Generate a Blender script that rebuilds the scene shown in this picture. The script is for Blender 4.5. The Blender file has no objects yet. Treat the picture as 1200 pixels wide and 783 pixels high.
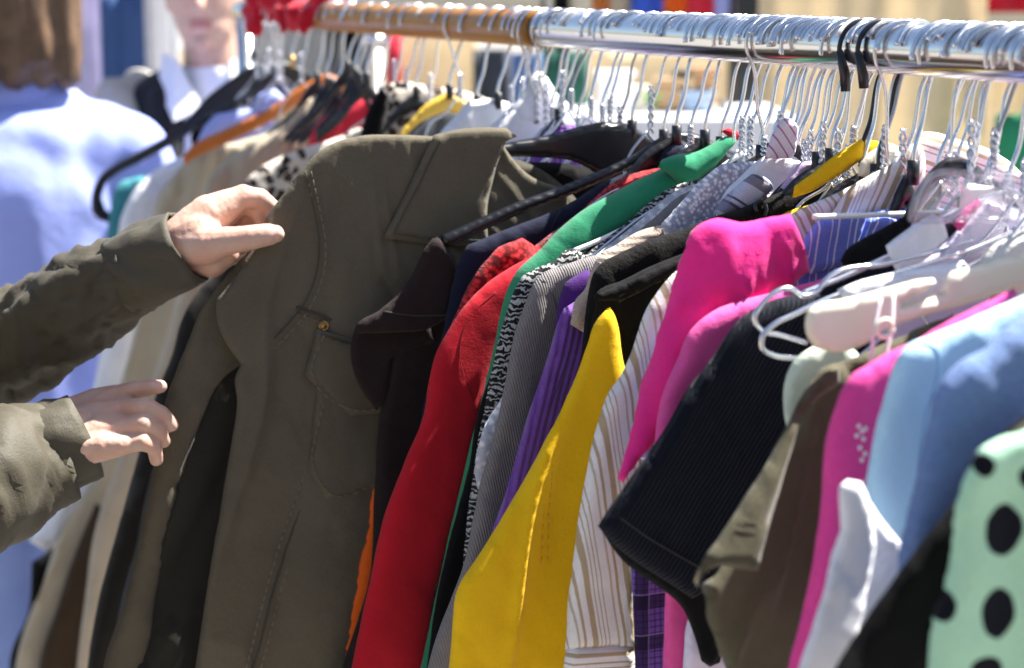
import bpy, bmesh, math, random
import numpy as np
from mathutils import Vector, Matrix
from mathutils.geometry import delaunay_2d_cdt
random.seed(7)
SC = bpy.context.scene
COL = SC.collection

# ------------------------------------------------------------------ camera measurements
F, HY = 2200.0, -20.0
PITCH = math.atan((391.5 - HY) / F)
CAM = np.array([0, 0, 1.62])
FW = np.array([0, math.cos(PITCH), -math.sin(PITCH)])
UP = np.array([0, math.sin(PITCH), math.cos(PITCH)])
RT = np.array([1.0, 0, 0])
def ray(x, y): return FW + (x - 600) / F * RT - (y - 391.5) / F * UP
def W(x, y, z): return CAM + ray(x, y) * z            # photo point at a known distance
DR = ray(-310, HY); DR = DR / np.linalg.norm(DR)       # direction of the rail
R0 = CAM + ray(1200, 66) * 1.38
UU = np.array([DR[1], -DR[0], 0])
TH = math.atan2(UU[1], UU[0])
RAIL_R = 0.0205
def uv_of(x, y, s):                                     # point of a garment hanging in the plane at s
    dr = ray(x, y); t = ((R0 + s * DR - CAM) @ DR) / (dr @ DR)
    P = CAM + t * dr
    return float((P - R0) @ UU), float((P - R0)[2])

# ------------------------------------------------------------------ object helpers
def thing(name, label, cat, loc=(0, 0, 0), rz=0, group=None):
    o = bpy.data.objects.new(name, None); COL.objects.link(o)
    o.location = loc; o.rotation_euler = (0, 0, rz); o.empty_display_size = .05
    tag(o, label, cat, group); return o
def tag(o, label, cat, group=None):
    o['label'] = label; o['category'] = cat
    if group: o['group'] = group
    return o
def link(name, me, mat, parent=None, label=None, smooth=True):
    o = bpy.data.objects.new(name, me); COL.objects.link(o)
    me.name = name
    if mat is not None and len(me.materials) == 0:
        me.materials.append(mat)
    if smooth:
        me.polygons.foreach_set('use_smooth', [True] * len(me.polygons))
    if parent: o.parent = parent
    if label: o['label'] = label
    return o
def hung(name, label, cat, s, group=None):
    return thing(name, label, cat, R0 + s * DR, TH, group)

# ------------------------------------------------------------------ materials
MATS = {}
def lin(c):
    return tuple((v / 12.92 if v <= .04045 else ((v + .055) / 1.055) ** 2.4) for v in c)
class NT:
    def __init__(self, name):
        self.m = bpy.data.materials.new(name); self.m.use_nodes = True
        self.t = self.m.node_tree; self.b = self.t.nodes['Principled BSDF']
    def n(self, ty, **kw):
        x = self.t.nodes.new(ty)
        for k, v in kw.items(): setattr(x, k, v)
        return x
    def l(self, a, b): self.t.links.new(a, b)
    def math(self, op, a, b=None, c=None):
        x = self.n('ShaderNodeMath', operation=op)
        for i, v in enumerate((a, b, c)):
            if v is None: continue
            if hasattr(v, 'links'): self.l(v, x.inputs[i])
            else: x.inputs[i].default_value = v
        return x.outputs[0]
    def mix(self, f, a, b, mode='MIX'):
        x = self.n('ShaderNodeMix', data_type='RGBA', blend_type=mode)
        for sk, v in ((x.inputs[0], f), (x.inputs[6], a), (x.inputs[7], b)):
            if hasattr(v, 'links'): self.l(v, sk)
            elif isinstance(v, tuple): sk.default_value = (*v[:3], 1)
            else: sk.default_value = v
        return x.outputs[2]
    def noise(self, vec, scale, detail=3, rough=.55, dist=0):
        x = self.n('ShaderNodeTexNoise'); self.l(vec, x.inputs['Vector'])
        x.inputs['Scale'].default_value = scale; x.inputs['Detail'].default_value = detail
        x.inputs['Roughness'].default_value = rough; x.inputs['Distortion'].default_value = dist
        return x.outputs['Fac']
    def scl(self, vec, v):
        x = self.n('ShaderNodeMapping'); self.l(vec, x.inputs['Vector']); x.inputs['Scale'].default_value = v
        return x.outputs[0]
    def ramp(self, f, p0, p1, c0=(0, 0, 0), c1=(1, 1, 1)):
        x = self.n('ShaderNodeValToRGB'); self.l(f, x.inputs[0])
        e = x.color_ramp.elements
        e[0].position = p0; e[1].position = p1; e[0].color = (*c0, 1); e[1].color = (*c1, 1)
        return x.outputs[0]

def fabric(name, col, rough=.86, sheen=.25, var=.16, weave=1.0, stripes=(), rib=None, pattern=None, fuzz=0, trans=0, spec=.10):
    """woven or knitted cloth; colours are linear albedo; patterns run in metres on the cloth"""
    k = NT(name); t = k.t
    uv = k.n('ShaderNodeUVMap').outputs[0]
    sep = k.n('ShaderNodeSeparateXYZ'); k.l(uv, sep.inputs[0])
    c = tuple(col)
    big = k.noise(uv, 14, 4)
    slub = k.noise(k.scl(uv, (1, 6, 1)), 170, 3, .6)
    slub2 = k.noise(k.scl(uv, (6, 1, 1)), 170, 3, .6)
    grain = k.noise(uv, 760, 2, .7)
    cur = None
    basec = c
    if pattern: basec = pattern(k, uv, sep)
    for (ax, per, off, wd, sc) in stripes:
        f = k.math('FRACT', k.math('DIVIDE', k.math('ADD', sep.outputs[ax], 10 * per + off), per))
        m = k.math('LESS_THAN', f, wd / per)
        m = k.math('MULTIPLY', m, .9)
        basec = k.mix(m, basec, tuple(sc))
    v1 = k.math('MULTIPLY_ADD', big, 2 * var, 1 - var)
    v2 = k.math('MULTIPLY_ADD', k.math('ADD', k.math('ADD', slub, slub2), k.math('MULTIPLY', grain, 1.2)), .30 * weave, 1 - .48 * weave)
    vv = k.math('MULTIPLY', v1, v2)
    cmb = k.n('ShaderNodeCombineColor')
    for i in range(3): k.l(vv, cmb.inputs[i])
    out = k.mix(1.0, basec, cmb.outputs[0], 'MULTIPLY')
    k.l(out, k.b.inputs['Base Color'])
    k.b.inputs['Roughness'].default_value = rough
    k.b.inputs['Specular IOR Level'].default_value = spec
    k.b.inputs['Sheen Weight'].default_value = sheen * .4
    k.b.inputs['Sheen Roughness'].default_value = .5
    h = k.math('ADD', k.math('MULTIPLY', k.math('ADD', slub, slub2), .5 * weave), k.math('MULTIPLY', k.noise(uv, 45, 4), 1.6))
    if fuzz:
        h = k.math('ADD', h, k.math('MULTIPLY', k.noise(uv, 260, 4, .7), fuzz))
    if rib:
        ax, per, amp = rib
        f = k.math('SINE', k.math('MULTIPLY', sep.outputs[ax], 2 * math.pi / per))
        h = k.math('ADD', h, k.math('MULTIPLY', f, amp))
    bp = k.n('ShaderNodeBump'); bp.inputs['Strength'].default_value = .55; bp.inputs['Distance'].default_value = .0016
    k.l(h, bp.inputs['Height']); k.l(bp.outputs[0], k.b.inputs['Normal'])
    if trans:
        k.b.inputs['Subsurface Weight'].default_value = 0
        tr = k.n('ShaderNodeBsdfTranslucent'); k.l(out, tr.inputs[0])
        ms = k.n('ShaderNodeMixShader'); ms.inputs[0].default_value = trans
        k.l(k.b.outputs[0], ms.inputs[1]); k.l(tr.outputs[0], ms.inputs[2])
        k.l(ms.outputs[0], t.nodes['Material Output'].inputs[0])
    MATS[name] = k.m; return k.m
def plain(name, col, rough=.5, metal=0, spec=.5, coat=0, var=.1, bump=.0, scale=30):
    k = NT(name)
    co = k.n('ShaderNodeTexCoord').outputs['Object']
    nz = k.noise(co, scale, 4)
    k.l(k.mix(nz, tuple(v * (1 - var) for v in col), tuple(min(1, v * (1 + var)) for v in col)), k.b.inputs['Base Color'])
    k.b.inputs['Roughness'].default_value = rough; k.b.inputs['Metallic'].default_value = metal
    k.b.inputs['Specular IOR Level'].default_value = spec; k.b.inputs['Coat Weight'].default_value = coat
    k.l(k.math('MULTIPLY_ADD', k.noise(co, scale * 3, 3), .25 * rough, rough * .87), k.b.inputs['Roughness'])
    if bump:
        bp = k.n('ShaderNodeBump'); bp.inputs['Strength'].default_value = bump; bp.inputs['Distance'].default_value = .002
        k.l(k.noise(co, scale * 4, 4), bp.inputs['Height']); k.l(bp.outputs[0], k.b.inputs['Normal'])
    MATS[name] = k.m; return k.m
def skin(name, col=(.52, .31, .24)):
    k = NT(name); co = k.n('ShaderNodeTexCoord').outputs['Object']
    n1 = k.noise(co, 55, 5); n2 = k.noise(co, 420, 4)
    c = k.mix(k.ramp(n1, .35, .7), col, (col[0] * 1.0, col[1] * .80, col[2] * .76))
    k.l(c, k.b.inputs['Base Color'])
    k.b.inputs['Roughness'].default_value = .48
    k.b.inputs['Subsurface Weight'].default_value = .25
    k.b.inputs['Subsurface Radius'].default_value = (1, .35, .2); k.b.inputs['Subsurface Scale'].default_value = .006
    bp = k.n('ShaderNodeBump'); bp.inputs['Strength'].default_value = .3; bp.inputs['Distance'].default_value = .001
    k.l(k.math('ADD', n2, k.math('MULTIPLY', k.noise(co, 110, 3), 1.5)), bp.inputs['Height']); k.l(bp.outputs[0], k.b.inputs['Normal'])
    return k.m

def p_leopard(k, uv, sep):
    d = k.n('ShaderNodeTexNoise'); k.l(uv, d.inputs['Vector']); d.inputs['Scale'].default_value = 60
    m = k.n('ShaderNodeMix', data_type='VECTOR'); m.inputs[0].default_value = .012
    k.l(uv, m.inputs[4]); k.l(d.outputs['Color'], m.inputs[5])
    v = k.n('ShaderNodeTexVoronoi'); k.l(m.outputs[1], v.inputs['Vector']); v.inputs['Scale'].default_value = 62
    r = k.n('ShaderNodeValToRGB'); k.l(v.outputs['Distance'], r.inputs[0])
    e = r.color_ramp.elements
    e[0].position = .0; e[0].color = (.22, .13, .085, 1); e[1].position = .24; e[1].color = (.02, .015, .014, 1)
    a = e.new(.40); a.color = (.02, .015, .014, 1); a = e.new(.47); a.color = (.62, .55, .47, 1)
    return r.outputs[0]
def p_paisley(k, uv, sep):
    w = k.n('ShaderNodeTexWave', wave_type='RINGS'); k.l(k.scl(uv, (1, .7, 1)), w.inputs['Vector'])
    w.inputs['Scale'].default_value = 85; w.inputs['Distortion'].default_value = 9; w.inputs['Detail'].default_value = 3; w.inputs['Detail Scale'].default_value = 2.0
    v = k.n('ShaderNodeTexVoronoi', feature='DISTANCE_TO_EDGE'); k.l(uv, v.inputs['Vector']); v.inputs['Scale'].default_value = 210
    a = k.ramp(w.outputs['Fac'], .60, .70); b = k.ramp(v.outputs['Distance'], .05, .10)
    f = k.math('MULTIPLY', a, k.math('SUBTRACT', 1.0, k.math('MULTIPLY', b, k.noise(uv, 20))))
    return k.mix(k.math('MULTIPLY', f, 1.25), (.012, .013, .015), (.45, .45, .44))
def p_crochet(col, dark, scale=105):
    def f(k, uv, sep):
        v = k.n('ShaderNodeTexVoronoi'); k.l(uv, v.inputs['Vector']); v.inputs['Scale'].default_value = scale
        return k.mix(k.ramp(v.outputs['Distance'], .25, .62), col, dark)
    return f
def p_plaid(base, ws):
    def f(k, uv, sep):
        c = base
        for (ax, per, off, wd, sc, al) in ws:
            fr = k.math('FRACT', k.math('DIVIDE', k.math('ADD', sep.outputs[ax], 10 * per + off), per))
            m = k.math('MULTIPLY', k.math('LESS_THAN', fr, wd / per), al)
            c = k.mix(m, c, sc)
        return c
    return f
DOTS = []
def p_dots(k, uv, sep):
    m = None
    nz = k.n('ShaderNodeTexNoise'); k.l(uv, nz.inputs['Vector']); nz.inputs['Scale'].default_value = 90
    for (x, y, rx, ry) in DOTS:
        a = k.math('DIVIDE', k.math('SUBTRACT', sep.outputs[0], x), rx); b = k.math('DIVIDE', k.math('SUBTRACT', sep.outputs[1], y), ry)
        d = k.math('ADD', k.math('MULTIPLY', a, a), k.math('MULTIPLY', b, b))
        m = d if m is None else k.math('MINIMUM', m, d)
    m = k.math('ADD', m, k.math('MULTIPLY', k.math('SUBTRACT', nz.outputs['Fac'], .5), .35))
    return k.mix(k.ramp(m, .84, 1.14), (.006, .007, .012), (.46, .76, .54))

# ------------------------------------------------------------------ mesh helpers
def hash1(i, seed): 
    x = np.sin(i * 127.1 + seed * 311.7) * 43758.5453
    return x - np.floor(x)
def vnoise(x, y, seed=0):
    xi, yi = np.floor(x), np.floor(y); xf, yf = x - xi, y - yi
    xf = xf * xf * xf * (xf * (xf * 6 - 15) + 10); yf = yf * yf * yf * (yf * (yf * 6 - 15) + 10)
    h = lambda a, b: hash1(a + b * 57.31, seed)
    return ((h(xi, yi) * (1 - xf) + h(xi + 1, yi) * xf) * (1 - yf) + (h(xi, yi + 1) * (1 - xf) + h(xi + 1, yi + 1) * xf) * yf) * 2 - 1
def spline(pts, res, closed=True, corner=52):
    """smooth outline through points; sharp turns stay corners; evenly resampled"""
    P = np.array(pts, float); n = len(P); out = []
    def tang(i):
        if not closed and (i == 0 or i == n - 1):
            return None
        a = P[i] - P[i - 1]; b = P[(i + 1) % n] - P[i]
        la, lb = np.linalg.norm(a), np.linalg.norm(b)
        if la < 1e-9 or lb < 1e-9: return None
        if math.degrees(math.acos(max(-1, min(1, a @ b / la / lb)))) > corner: return None
        t = (a / la * lb + b / lb * la) / (la + lb)
        return t / max(1e-9, np.linalg.norm(t))
    T = [tang(i) for i in range(n)]
    for i in range(n if closed else n - 1):
        p, q = P[i], P[(i + 1) % n]; L = np.linalg.norm(q - p)
        if L < 1e-9: continue
        ch = (q - p) / L
        t0 = T[i] if T[i] is not None else ch; t1 = T[(i + 1) % n] if T[(i + 1) % n] is not None else ch
        k = max(1, int(round(L / res)))
        for j in range(k):
            u = j / k
            out.append((2 * u**3 - 3 * u**2 + 1) * p + (u**3 - 2 * u**2 + u) * L * t0 + (-2 * u**3 + 3 * u**2) * q + (u**3 - u**2) * L * t1)
    if not closed: out.append(P[-1])
    return np.array(out)
def inside(pts, poly):
    x, y = pts[:, 0], pts[:, 1]; r = np.zeros(len(pts), bool)
    for i in range(len(poly)):
        x1, y1 = poly[i - 1]; x2, y2 = poly[i]
        c = ((y1 > y) != (y2 > y))
        with np.errstate(divide='ignore', invalid='ignore'):
            r ^= c & (x < (x2 - x1) * (y - y1) / (y2 - y1 + 1e-15) + x1)
    return r
def bdist(pts, poly):
    d = np.full(len(pts), 1e9)
    for i in range(len(poly)):
        a, b = poly[i - 1], poly[i]; ab = b - a; L = ab @ ab + 1e-15
        t = np.clip(((pts - a) @ ab) / L, 0, 1)
        d = np.minimum(d, np.hypot(pts[:, 0] - a[0] - t * ab[0], pts[:, 1] - a[1] - t * ab[1]))
    return d
PN = [0]
def panel(name, pts, s, mat, parent, dw=0.0, T=.010, e=.02, amp=.004, freq=16, anchor=None, wr=.0012, res=.006, ang=0, slope=(0, 0), label=None, seed=None, corner=34, uvo=(0, 0), follow=None, puff=False):
    """a cloth piece: outline in its hanging plane, real thickness with rolled edges, folds falling from an anchor"""
    PN[0] += 1; seed = PN[0] if seed is None else seed
    if amp > 0 and not puff: T *= .62; e *= .42
    q = []
    for p in pts:
        q.append(uv_of(p[0], p[1], s + dw) if max(abs(p[0]), abs(p[1])) > 3 else p)
    if anchor is None: anchor = (0.0, 0.45)
    elif abs(anchor[0]) > 3: anchor = uv_of(anchor[0], anchor[1], s + dw)
    vtop = max(p[1] for p in q)
    if slope != (0, 0):
        for _ in range(4):
            q = [uv_of(p[0], p[1], s + dw + slope[0] * (o_[0] - anchor[0]) + slope[1] * (o_[1] - vtop)) if max(abs(p[0]), abs(p[1])) > 3 else p for p, o_ in zip(pts, q)]
    poly = spline(q, res, corner=corner)
    mn, mx = poly.min(0), poly.max(0)
    xs = np.arange(mn[0], mx[0], res); ys = np.arange(mn[1], mx[1], res * .87)
    g = np.array([(x + (j % 2) * res * .5, y) for j, y in enumerate(ys) for x in xs])
    if len(g):
        g = g[inside(g, poly)]
        g = g[bdist(g, poly) > res * .55] if len(g) else g
    allp = np.vstack([poly, g]) if len(g) else poly
    nb = len(poly)
    r = delaunay_2d_cdt([Vector(p) for p in allp], [], [list(range(nb))], 1, 1e-7)
    V = np.array([(v.x, v.y) for v in r[0]]); tris = [list(f) for f in r[2]]
    a0 = math.radians(ang)
    def surf(P):
        P = np.atleast_2d(P)
        d = bdist(P, poly); d[d < 1e-5] = 0
        y = 1 - np.minimum(d / e, 1)
        h = T * np.sqrt(np.clip(1 - y * y, 0, 1))
        dx, dy = P[:, 0] - anchor[0], anchor[1] - P[:, 1]
        ph = np.arctan2(dx, dy); rr = np.hypot(dx, dy)
        span = max(.15, rr.max() * .7)
        rm = np.clip((rr - rr.min()) / .22, 0, 1) * .85 + .15
        x = ph * rr.mean() * freq
        f = vnoise(x + .35 * vnoise(x * .4, rr * 4, seed + 9), rr * 1.6, seed) * .65 + vnoise(x * 2.1, rr * 3, seed + 3) * .28
        rg = vnoise(x * 1.3 + .5 * vnoise(x * .7, rr * 5, seed + 12), rr * 2.2, seed + 11)
        f = f - .55 * np.clip(1 - np.abs(rg) * 3.2, 0, 1) ** 1.5 * (vnoise(x * .6, rr * 3, seed + 14) > -.2)
        f = amp * f * rm
        f = f + wr * vnoise(P[:, 0] * 38 + P[:, 1] * 9, P[:, 1] * 30, seed + 5) + .5 * wr * vnoise(P[:, 0] * 80, P[:, 1] * 70, seed + 6)
        c1 = vnoise(P[:, 0] * 26 + P[:, 1] * 17, P[:, 1] * 13 - P[:, 0] * 9, seed + 31)
        f = f + wr * 1.1 * np.clip(1 - np.abs(c1) * 5, 0, 1) * (vnoise(P[:, 0] * 15, P[:, 1] * 12, seed + 33) > .1)
        w = dw + slope[0] * (P[:, 0] - anchor[0]) + slope[1] * (P[:, 1] - vtop)
        if follow is not None:
            return follow(P)[:, 1] - T - .0006 + 0 * f, h, d
        return w + f, h, d
    w, h, d = surf(V)
    on = d <= 1e-5
    h[on] = 0
    verts = []; idxf = []; idxb = []
    for i in range(len(V)):
        idxf.append(len(verts)); verts.append((V[i, 0], w[i] - h[i], V[i, 1]))
        if on[i]: idxb.append(idxf[-1])
        else: idxb.append(len(verts)); verts.append((V[i, 0], w[i] + h[i], V[i, 1]))
    faces = []
    for t in tris:
        a, b, c = t[:3]
        A = (V[b, 0] - V[a, 0]) * (V[c, 1] - V[a, 1]) - (V[b, 1] - V[a, 1]) * (V[c, 0] - V[a, 0])
        if A < 0: b, c = c, b
        faces.append((idxf[a], idxf[b], idxf[c]))
        if not (on[a] and on[b] and on[c]): faces.append((idxb[a], idxb[c], idxb[b]))
    me = bpy.data.meshes.new(name); me.from_pydata(verts, [], faces); me.update()
    uvl = me.uv_layers.new(name='UVMap')
    ca, sa = math.cos(a0), math.sin(a0)
    co = np.array(verts)
    uu = co[:, 0] * ca + co[:, 2] * sa + uvo[0]; vv = -co[:, 0] * sa + co[:, 2] * ca + uvo[1]
    li = np.zeros(len(me.loops), int); me.loops.foreach_get('vertex_index', li)
    uvl.data.foreach_set('uv', np.stack([uu[li], vv[li]], 1).ravel())
    o = link(name, me, mat, parent, label)
    return o, (lambda P: (lambda A: np.stack([np.atleast_2d(P)[:, 0], A[0] - A[1], np.atleast_2d(P)[:, 1]], 1))(surf(P)))
def tube_geo(path, rad, seg=8, closed=False, flat=1.0):
    P = [Vector(p) for p in path]; n = len(P)
    if not hasattr(rad, '__len__'): rad = [rad] * n
    verts, faces = [], []
    t0 = (P[1] - P[0]).normalized()
    nrm = t0.orthogonal().normalized()
    prev = t0
    for i in range(n):
        t = ((P[min(i + 1, n - 1)] - P[max(i - 1, 0)]) if not closed else (P[(i + 1) % n] - P[i - 1])).normalized()
        q = prev.rotation_difference(t); nrm = (q @ nrm).normalized(); prev = t
        b = t.cross(nrm)
        for j in range(seg):
            a = 2 * math.pi * j / seg
            verts.append(P[i] + (nrm * math.cos(a) + b * math.sin(a) * flat) * rad[i])
    m = n if closed else n - 1
    for i in range(m):
        for j in range(seg):
            a = i * seg + j; b2 = i * seg + (j + 1) % seg; c = ((i + 1) % n) * seg + (j + 1) % seg; d = ((i + 1) % n) * seg + j
            faces.append((a, b2, c, d))
    if not closed:
        faces.append(tuple(reversed(range(seg)))); faces.append(tuple(range((n - 1) * seg, n * seg)))
    return [tuple(v) for v in verts], faces
def geo_join(gs):
    V, Fc = [], []
    for v, f in gs:
        o = len(V); V += list(v); Fc += [tuple(i + o for i in x) for x in f]
    return V, Fc
def mesh_of(name, g):
    me = bpy.data.meshes.new(name); me.from_pydata(g[0], [], g[1]); me.update(); return me
def tubes(name, paths, rad, mat, parent, seg=8, label=None):
    return link(name, mesh_of(name, geo_join([tube_geo(p, rad, seg) for p in paths])), mat, parent, label)
def box_geo(c, sx, sy, sz, rz=0):
    cx, cy, cz = c; V = []
    for z in (-1, 1):
        for (x, y) in ((-1, -1), (1, -1), (1, 1), (-1, 1)):
            a, b = x * sx / 2, y * sy / 2
            V.append((cx + a * math.cos(rz) - b * math.sin(rz), cy + a * math.sin(rz) + b * math.cos(rz), cz + z * sz / 2))
    return V, [(3, 2, 1, 0), (4, 5, 6, 7), (0, 1, 5, 4), (1, 2, 6, 5), (2, 3, 7, 6), (3, 0, 4, 7)]
def bevel(me, w=.004, seg=2):
    bm = bmesh.new(); bm.from_mesh(me)
    bmesh.ops.bevel(bm, geom=bm.edges[:], offset=w, segments=seg, affect='EDGES', profile=.6)
    bm.to_mesh(me); bm.free(); return me

# blobs: tapered capsules merged into one continuous skin
def cap_geo(p, r1, q, r2, seg=16):
    p, q = Vector(p), Vector(q); ax = q - p
    L = ax.length
    if L < 1e-6: ax = Vector((0, 0, 1)); L = 1e-6
    t = ax.normalized(); n = t.orthogonal().normalized(); b = t.cross(n)
    rings = []
    for k in range(1, 6):
        a = -math.pi / 2 + k * math.pi / 12; rings.append((p + t * (r1 * math.sin(a)), r1 * math.cos(a)))
    rings.append((p, r1)); rings.append((q, r2))
    for k in range(1, 6):
        a = k * math.pi / 12; rings.append((q + t * (r2 * math.sin(a)), r2 * math.cos(a)))
    V, Fc = [], []
    for c, r in rings:
        for j in range(seg):
            a = 2 * math.pi * j / seg; V.append(tuple(c + (n * math.cos(a) + b * math.sin(a)) * r))
    for i in range(len(rings) - 1):
        for j in range(seg): Fc.append((i * seg + j, i * seg + (j + 1) % seg, (i + 1) * seg + (j + 1) % seg, (i + 1) * seg + j))
    k0 = len(V); V.append(tuple(p - t * r1)); V.append(tuple(q + t * r2)); e0 = (len(rings) - 1) * seg
    for j in range(seg): Fc.append((k0, (j + 1) % seg, j)); Fc.append((k0 + 1, e0 + j, e0 + (j + 1) % seg))
    return V, Fc
def ell_geo(c, rx, ry, rz, rot=0, seg=24):
    V, Fc = cap_geo((0, 0, -.0001), 1, (0, 0, .0001), 1, seg)
    cr, sr = math.cos(rot), math.sin(rot)
    return [(c[0] + x * rx * cr - y * ry * sr, c[1] + x * rx * sr + y * ry * cr, c[2] + z * rz) for x, y, z in V], Fc
def blob_mesh(geos, voxel, smooth=6, factor=.5):
    me = mesh_of('tmp', geo_join(geos)); o = bpy.data.objects.new('tmp', me); COL.objects.link(o)
    m = o.modifiers.new('r', 'REMESH'); m.mode = 'VOXEL'; m.voxel_size = voxel
    m = o.modifiers.new('s', 'SMOOTH'); m.iterations = smooth; m.factor = factor
    dg = bpy.context.evaluated_depsgraph_get()
    out = bpy.data.meshes.new_from_object(o.evaluated_get(dg))
    bpy.data.objects.remove(o); bpy.data.meshes.remove(me)
    return out
def displace(me, fn):
    n = len(me.vertices); co = np.zeros(n * 3); me.vertices.foreach_get('co', co); co = co.reshape(-1, 3)
    no = np.array([v.normal for v in me.vertices])
    co = co + no * fn(co, no)[:, None]
    me.vertices.foreach_set('co', co.ravel()); me.update()
def box_uv(me, sc=1.0):
    """cloth coordinates in metres for sewn clothes: around and along"""
    uvl = me.uv_layers.new(name='UVMap')
    n = len(me.vertices); co = np.zeros(n * 3); me.vertices.foreach_get('co', co); co = co.reshape(-1, 3)
    li = np.zeros(len(me.loops), int); me.loops.foreach_get('vertex_index', li)
    uvl.data.foreach_set('uv', np.stack([(co[li, 0] * .8 + co[li, 1] * .6), co[li, 2]], 1).ravel())

# ================================================================== materials used
WHITE = (.80, .80, .82)
def M(n): return MATS[n]
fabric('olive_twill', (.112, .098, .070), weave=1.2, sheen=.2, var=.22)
fabric('gap_shade_dark', (.030, .028, .023))  # near-black colour for the painted shade between jacket sleeve and body
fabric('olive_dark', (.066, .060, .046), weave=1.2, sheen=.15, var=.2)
fabric('shopper_olive', (.066, .058, .039), weave=.8, sheen=.15, rough=.6, var=.2, spec=.3)
fabric('brown_black', (.024, .0165, .0165), weave=1.5, sheen=.12)
fabric('orange', (.78, .13, .015))
fabric('navy', (.010, .012, .030), sheen=.15)
fabric('red_crochet', (.62, .02, .025), pattern=p_crochet((.72, .025, .03), (.15, .003, .006), 210), fuzz=2, sheen=.5)
fabric('red', (.44, .010, .022), sheen=.3, weave=.5)
fabric('green', (.025, .235, .115), sheen=.5, weave=.5)
fabric('black', (.0055, .0055, .006), sheen=.1, var=.3)
fabric('black_velvet', (.0075, .0068, .0065), sheen=.12, fuzz=2.5, var=.35)
fabric('white_lace', WHITE, pattern=p_crochet((.82, .82, .84), (.45, .46, .52), 150), fuzz=1)
fabric('paisley', (.3, .3, .3), pattern=p_paisley)
fabric('grey_knit', (.20, .185, .185), rib=(0, .0024, .35), sheen=.35)
fabric('dark_purple', (.06, .016, .13))
fabric('purple_cord', (.17, .065, .33), rib=(0, .0062, 1.3), sheen=.5)
fabric('beige_knit', (.42, .33, .27), fuzz=3, sheen=.6, rib=(1, .006, .7))
fabric('white_crochet', WHITE, pattern=p_crochet((.82, .83, .86), (.34, .36, .44), 260), fuzz=1.5)
fabric('pink_striped', (.76, .70, .78), stripes=[(0, .0085, 0, .0016, (.42, .10, .34))])
fabric('grey_plaid', (.5, .52, .62), pattern=p_plaid((.50, .53, .64), [(0, .034, 0, .012, (.10, .09, .11), .75), (0, .034, .019, .0022, (.06, .05, .08), .9), (0, .034, .025, .0022, (.06, .05, .08), .9), (1, .03, 0, .006, (.2, .22, .34), .45)]))
fabric('pale_lilac', (.62, .45, .66))
fabric('yellow', (.84, .53, .012), sheen=.2, weave=.5, var=.1, trans=.12)
TAN = (.42, .31, .17)
fabric('tan_striped', (.78, .77, .78), weave=.5, var=.06, trans=.1, stripes=[(0, .034, 0, .0048, TAN), (0, .034, .0075, .0024, TAN), (0, .034, .0125, .0018, (.5, .42, .3)), (0, .034, .020, .0009, TAN), (0, .034, .0235, .0009, TAN), (0, .034, .027, .0009, TAN)])
fabric('tan_striped_cross', (.78, .77, .78), weave=.5, var=.06, stripes=[(1, .02, 0, .0034, TAN), (1, .02, .0062, .0016, TAN), (1, .02, .0105, .0012, TAN)])
fabric('cream', (.78, .72, .56), weave=.5)
fabric('blue_striped', (.16, .24, .68), stripes=[(0, .017, 0, .0016, (.75, .78, .9)), (0, .017, .0055, .0009, (.75, .78, .9))])
fabric('blue_check', (.30, .27, .72), stripes=[(0, .028, 0, .0018, WHITE), (1, .03, 0, .0018, WHITE)])
fabric('purple_plaid', (.2, .1, .4), pattern=p_plaid((.17, .085, .38), [(0, .030, 0, .011, (.006, .005, .014), .75), (1, .034, 0, .012, (.006, .005, .014), .7), (0, .0052, 0, .0012, (.02, .01, .05), .6), (1, .0052, 0, .0012, (.02, .01, .05), .6), (0, .03, .019, .0012, (.4, .32, .6), .35), (1, .034, .022, .0012, (.4, .32, .6), .35)]))
fabric('hot_pink', (.86, .030, .27), sheen=.6, weave=.6, trans=.10)
fabric('pink', (.80, .10, .36), sheen=.5, weave=.6, trans=.06)
fabric('black_rib', (.007, .009, .016), rib=(0, .0036, .8), sheen=.12)
fabric('lavender', (.62, .55, .78), weave=.5)
fabric('white_cotton', (.80, .81, .86), weave=.5)
fabric('lilac_white', (.74, .68, .84), weave=.5)
fabric('white_fluff', (.78, .77, .73), fuzz=5, sheen=.8)
fabric('pale_green', (.60, .70, .58), weave=.5)
fabric('olive_brown', (.090, .081, .050), weave=1.3, sheen=.4)
fabric('magenta', (.76, .065, .31), sheen=.5)
fabric('light_blue', (.45, .68, .84), weave=.7, sheen=.4)
fabric('periwinkle', (.165, .25, .48), weave=2.2, fuzz=2, sheen=.5)
fabric('beige_coat', (.46, .40, .30), weave=.7)
fabric('tan_coat', (.44, .37, .28), weave=.7)
fabric('leopard', (.5, .4, .3), pattern=p_leopard, weave=.4)
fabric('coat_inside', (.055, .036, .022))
fabric('raspberry', (.62, .03, .06), sheen=.4)
fabric('teal_print', (.06, .26, .30), var=.5)
fabric('charcoal', (.030, .027, .024))
fabric('slate', (.075, .080, .09))
fabric('pale_denim', (.25, .33, .62), weave=1.2)
fabric('sky_shirt', (.36, .43, .88), weave=.5, var=.08)
fabric('denim', (.06, .11, .26), weave=1.2)
fabric('blazer', (.016, .016, .019), sheen=.3)
fabric('grey_scarf', (.40, .38, .35), var=.4)
fabric('canvas', (.80, .70, .52), weave=.6, var=.12, trans=.5)
fabric('backlit_white', (.8, .8, .82), trans=.5); fabric('backlit_lavender', (.70, .66, .84), trans=.4)
fabric('stall_tan', (.22, .16, .10)); fabric('dark_stripe', (.03, .028, .026))
fabric('dark_green', (.03, .11, .08)); fabric('lime', (.30, .62, .12)); fabric('royal', (.05, .12, .62)); fabric('terracotta', (.55, .2, .06))
fabric('scarf_red', (.50, .010, .03), sheen=.5); fabric('trouser_black', (.010, .010, .013))
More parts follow.
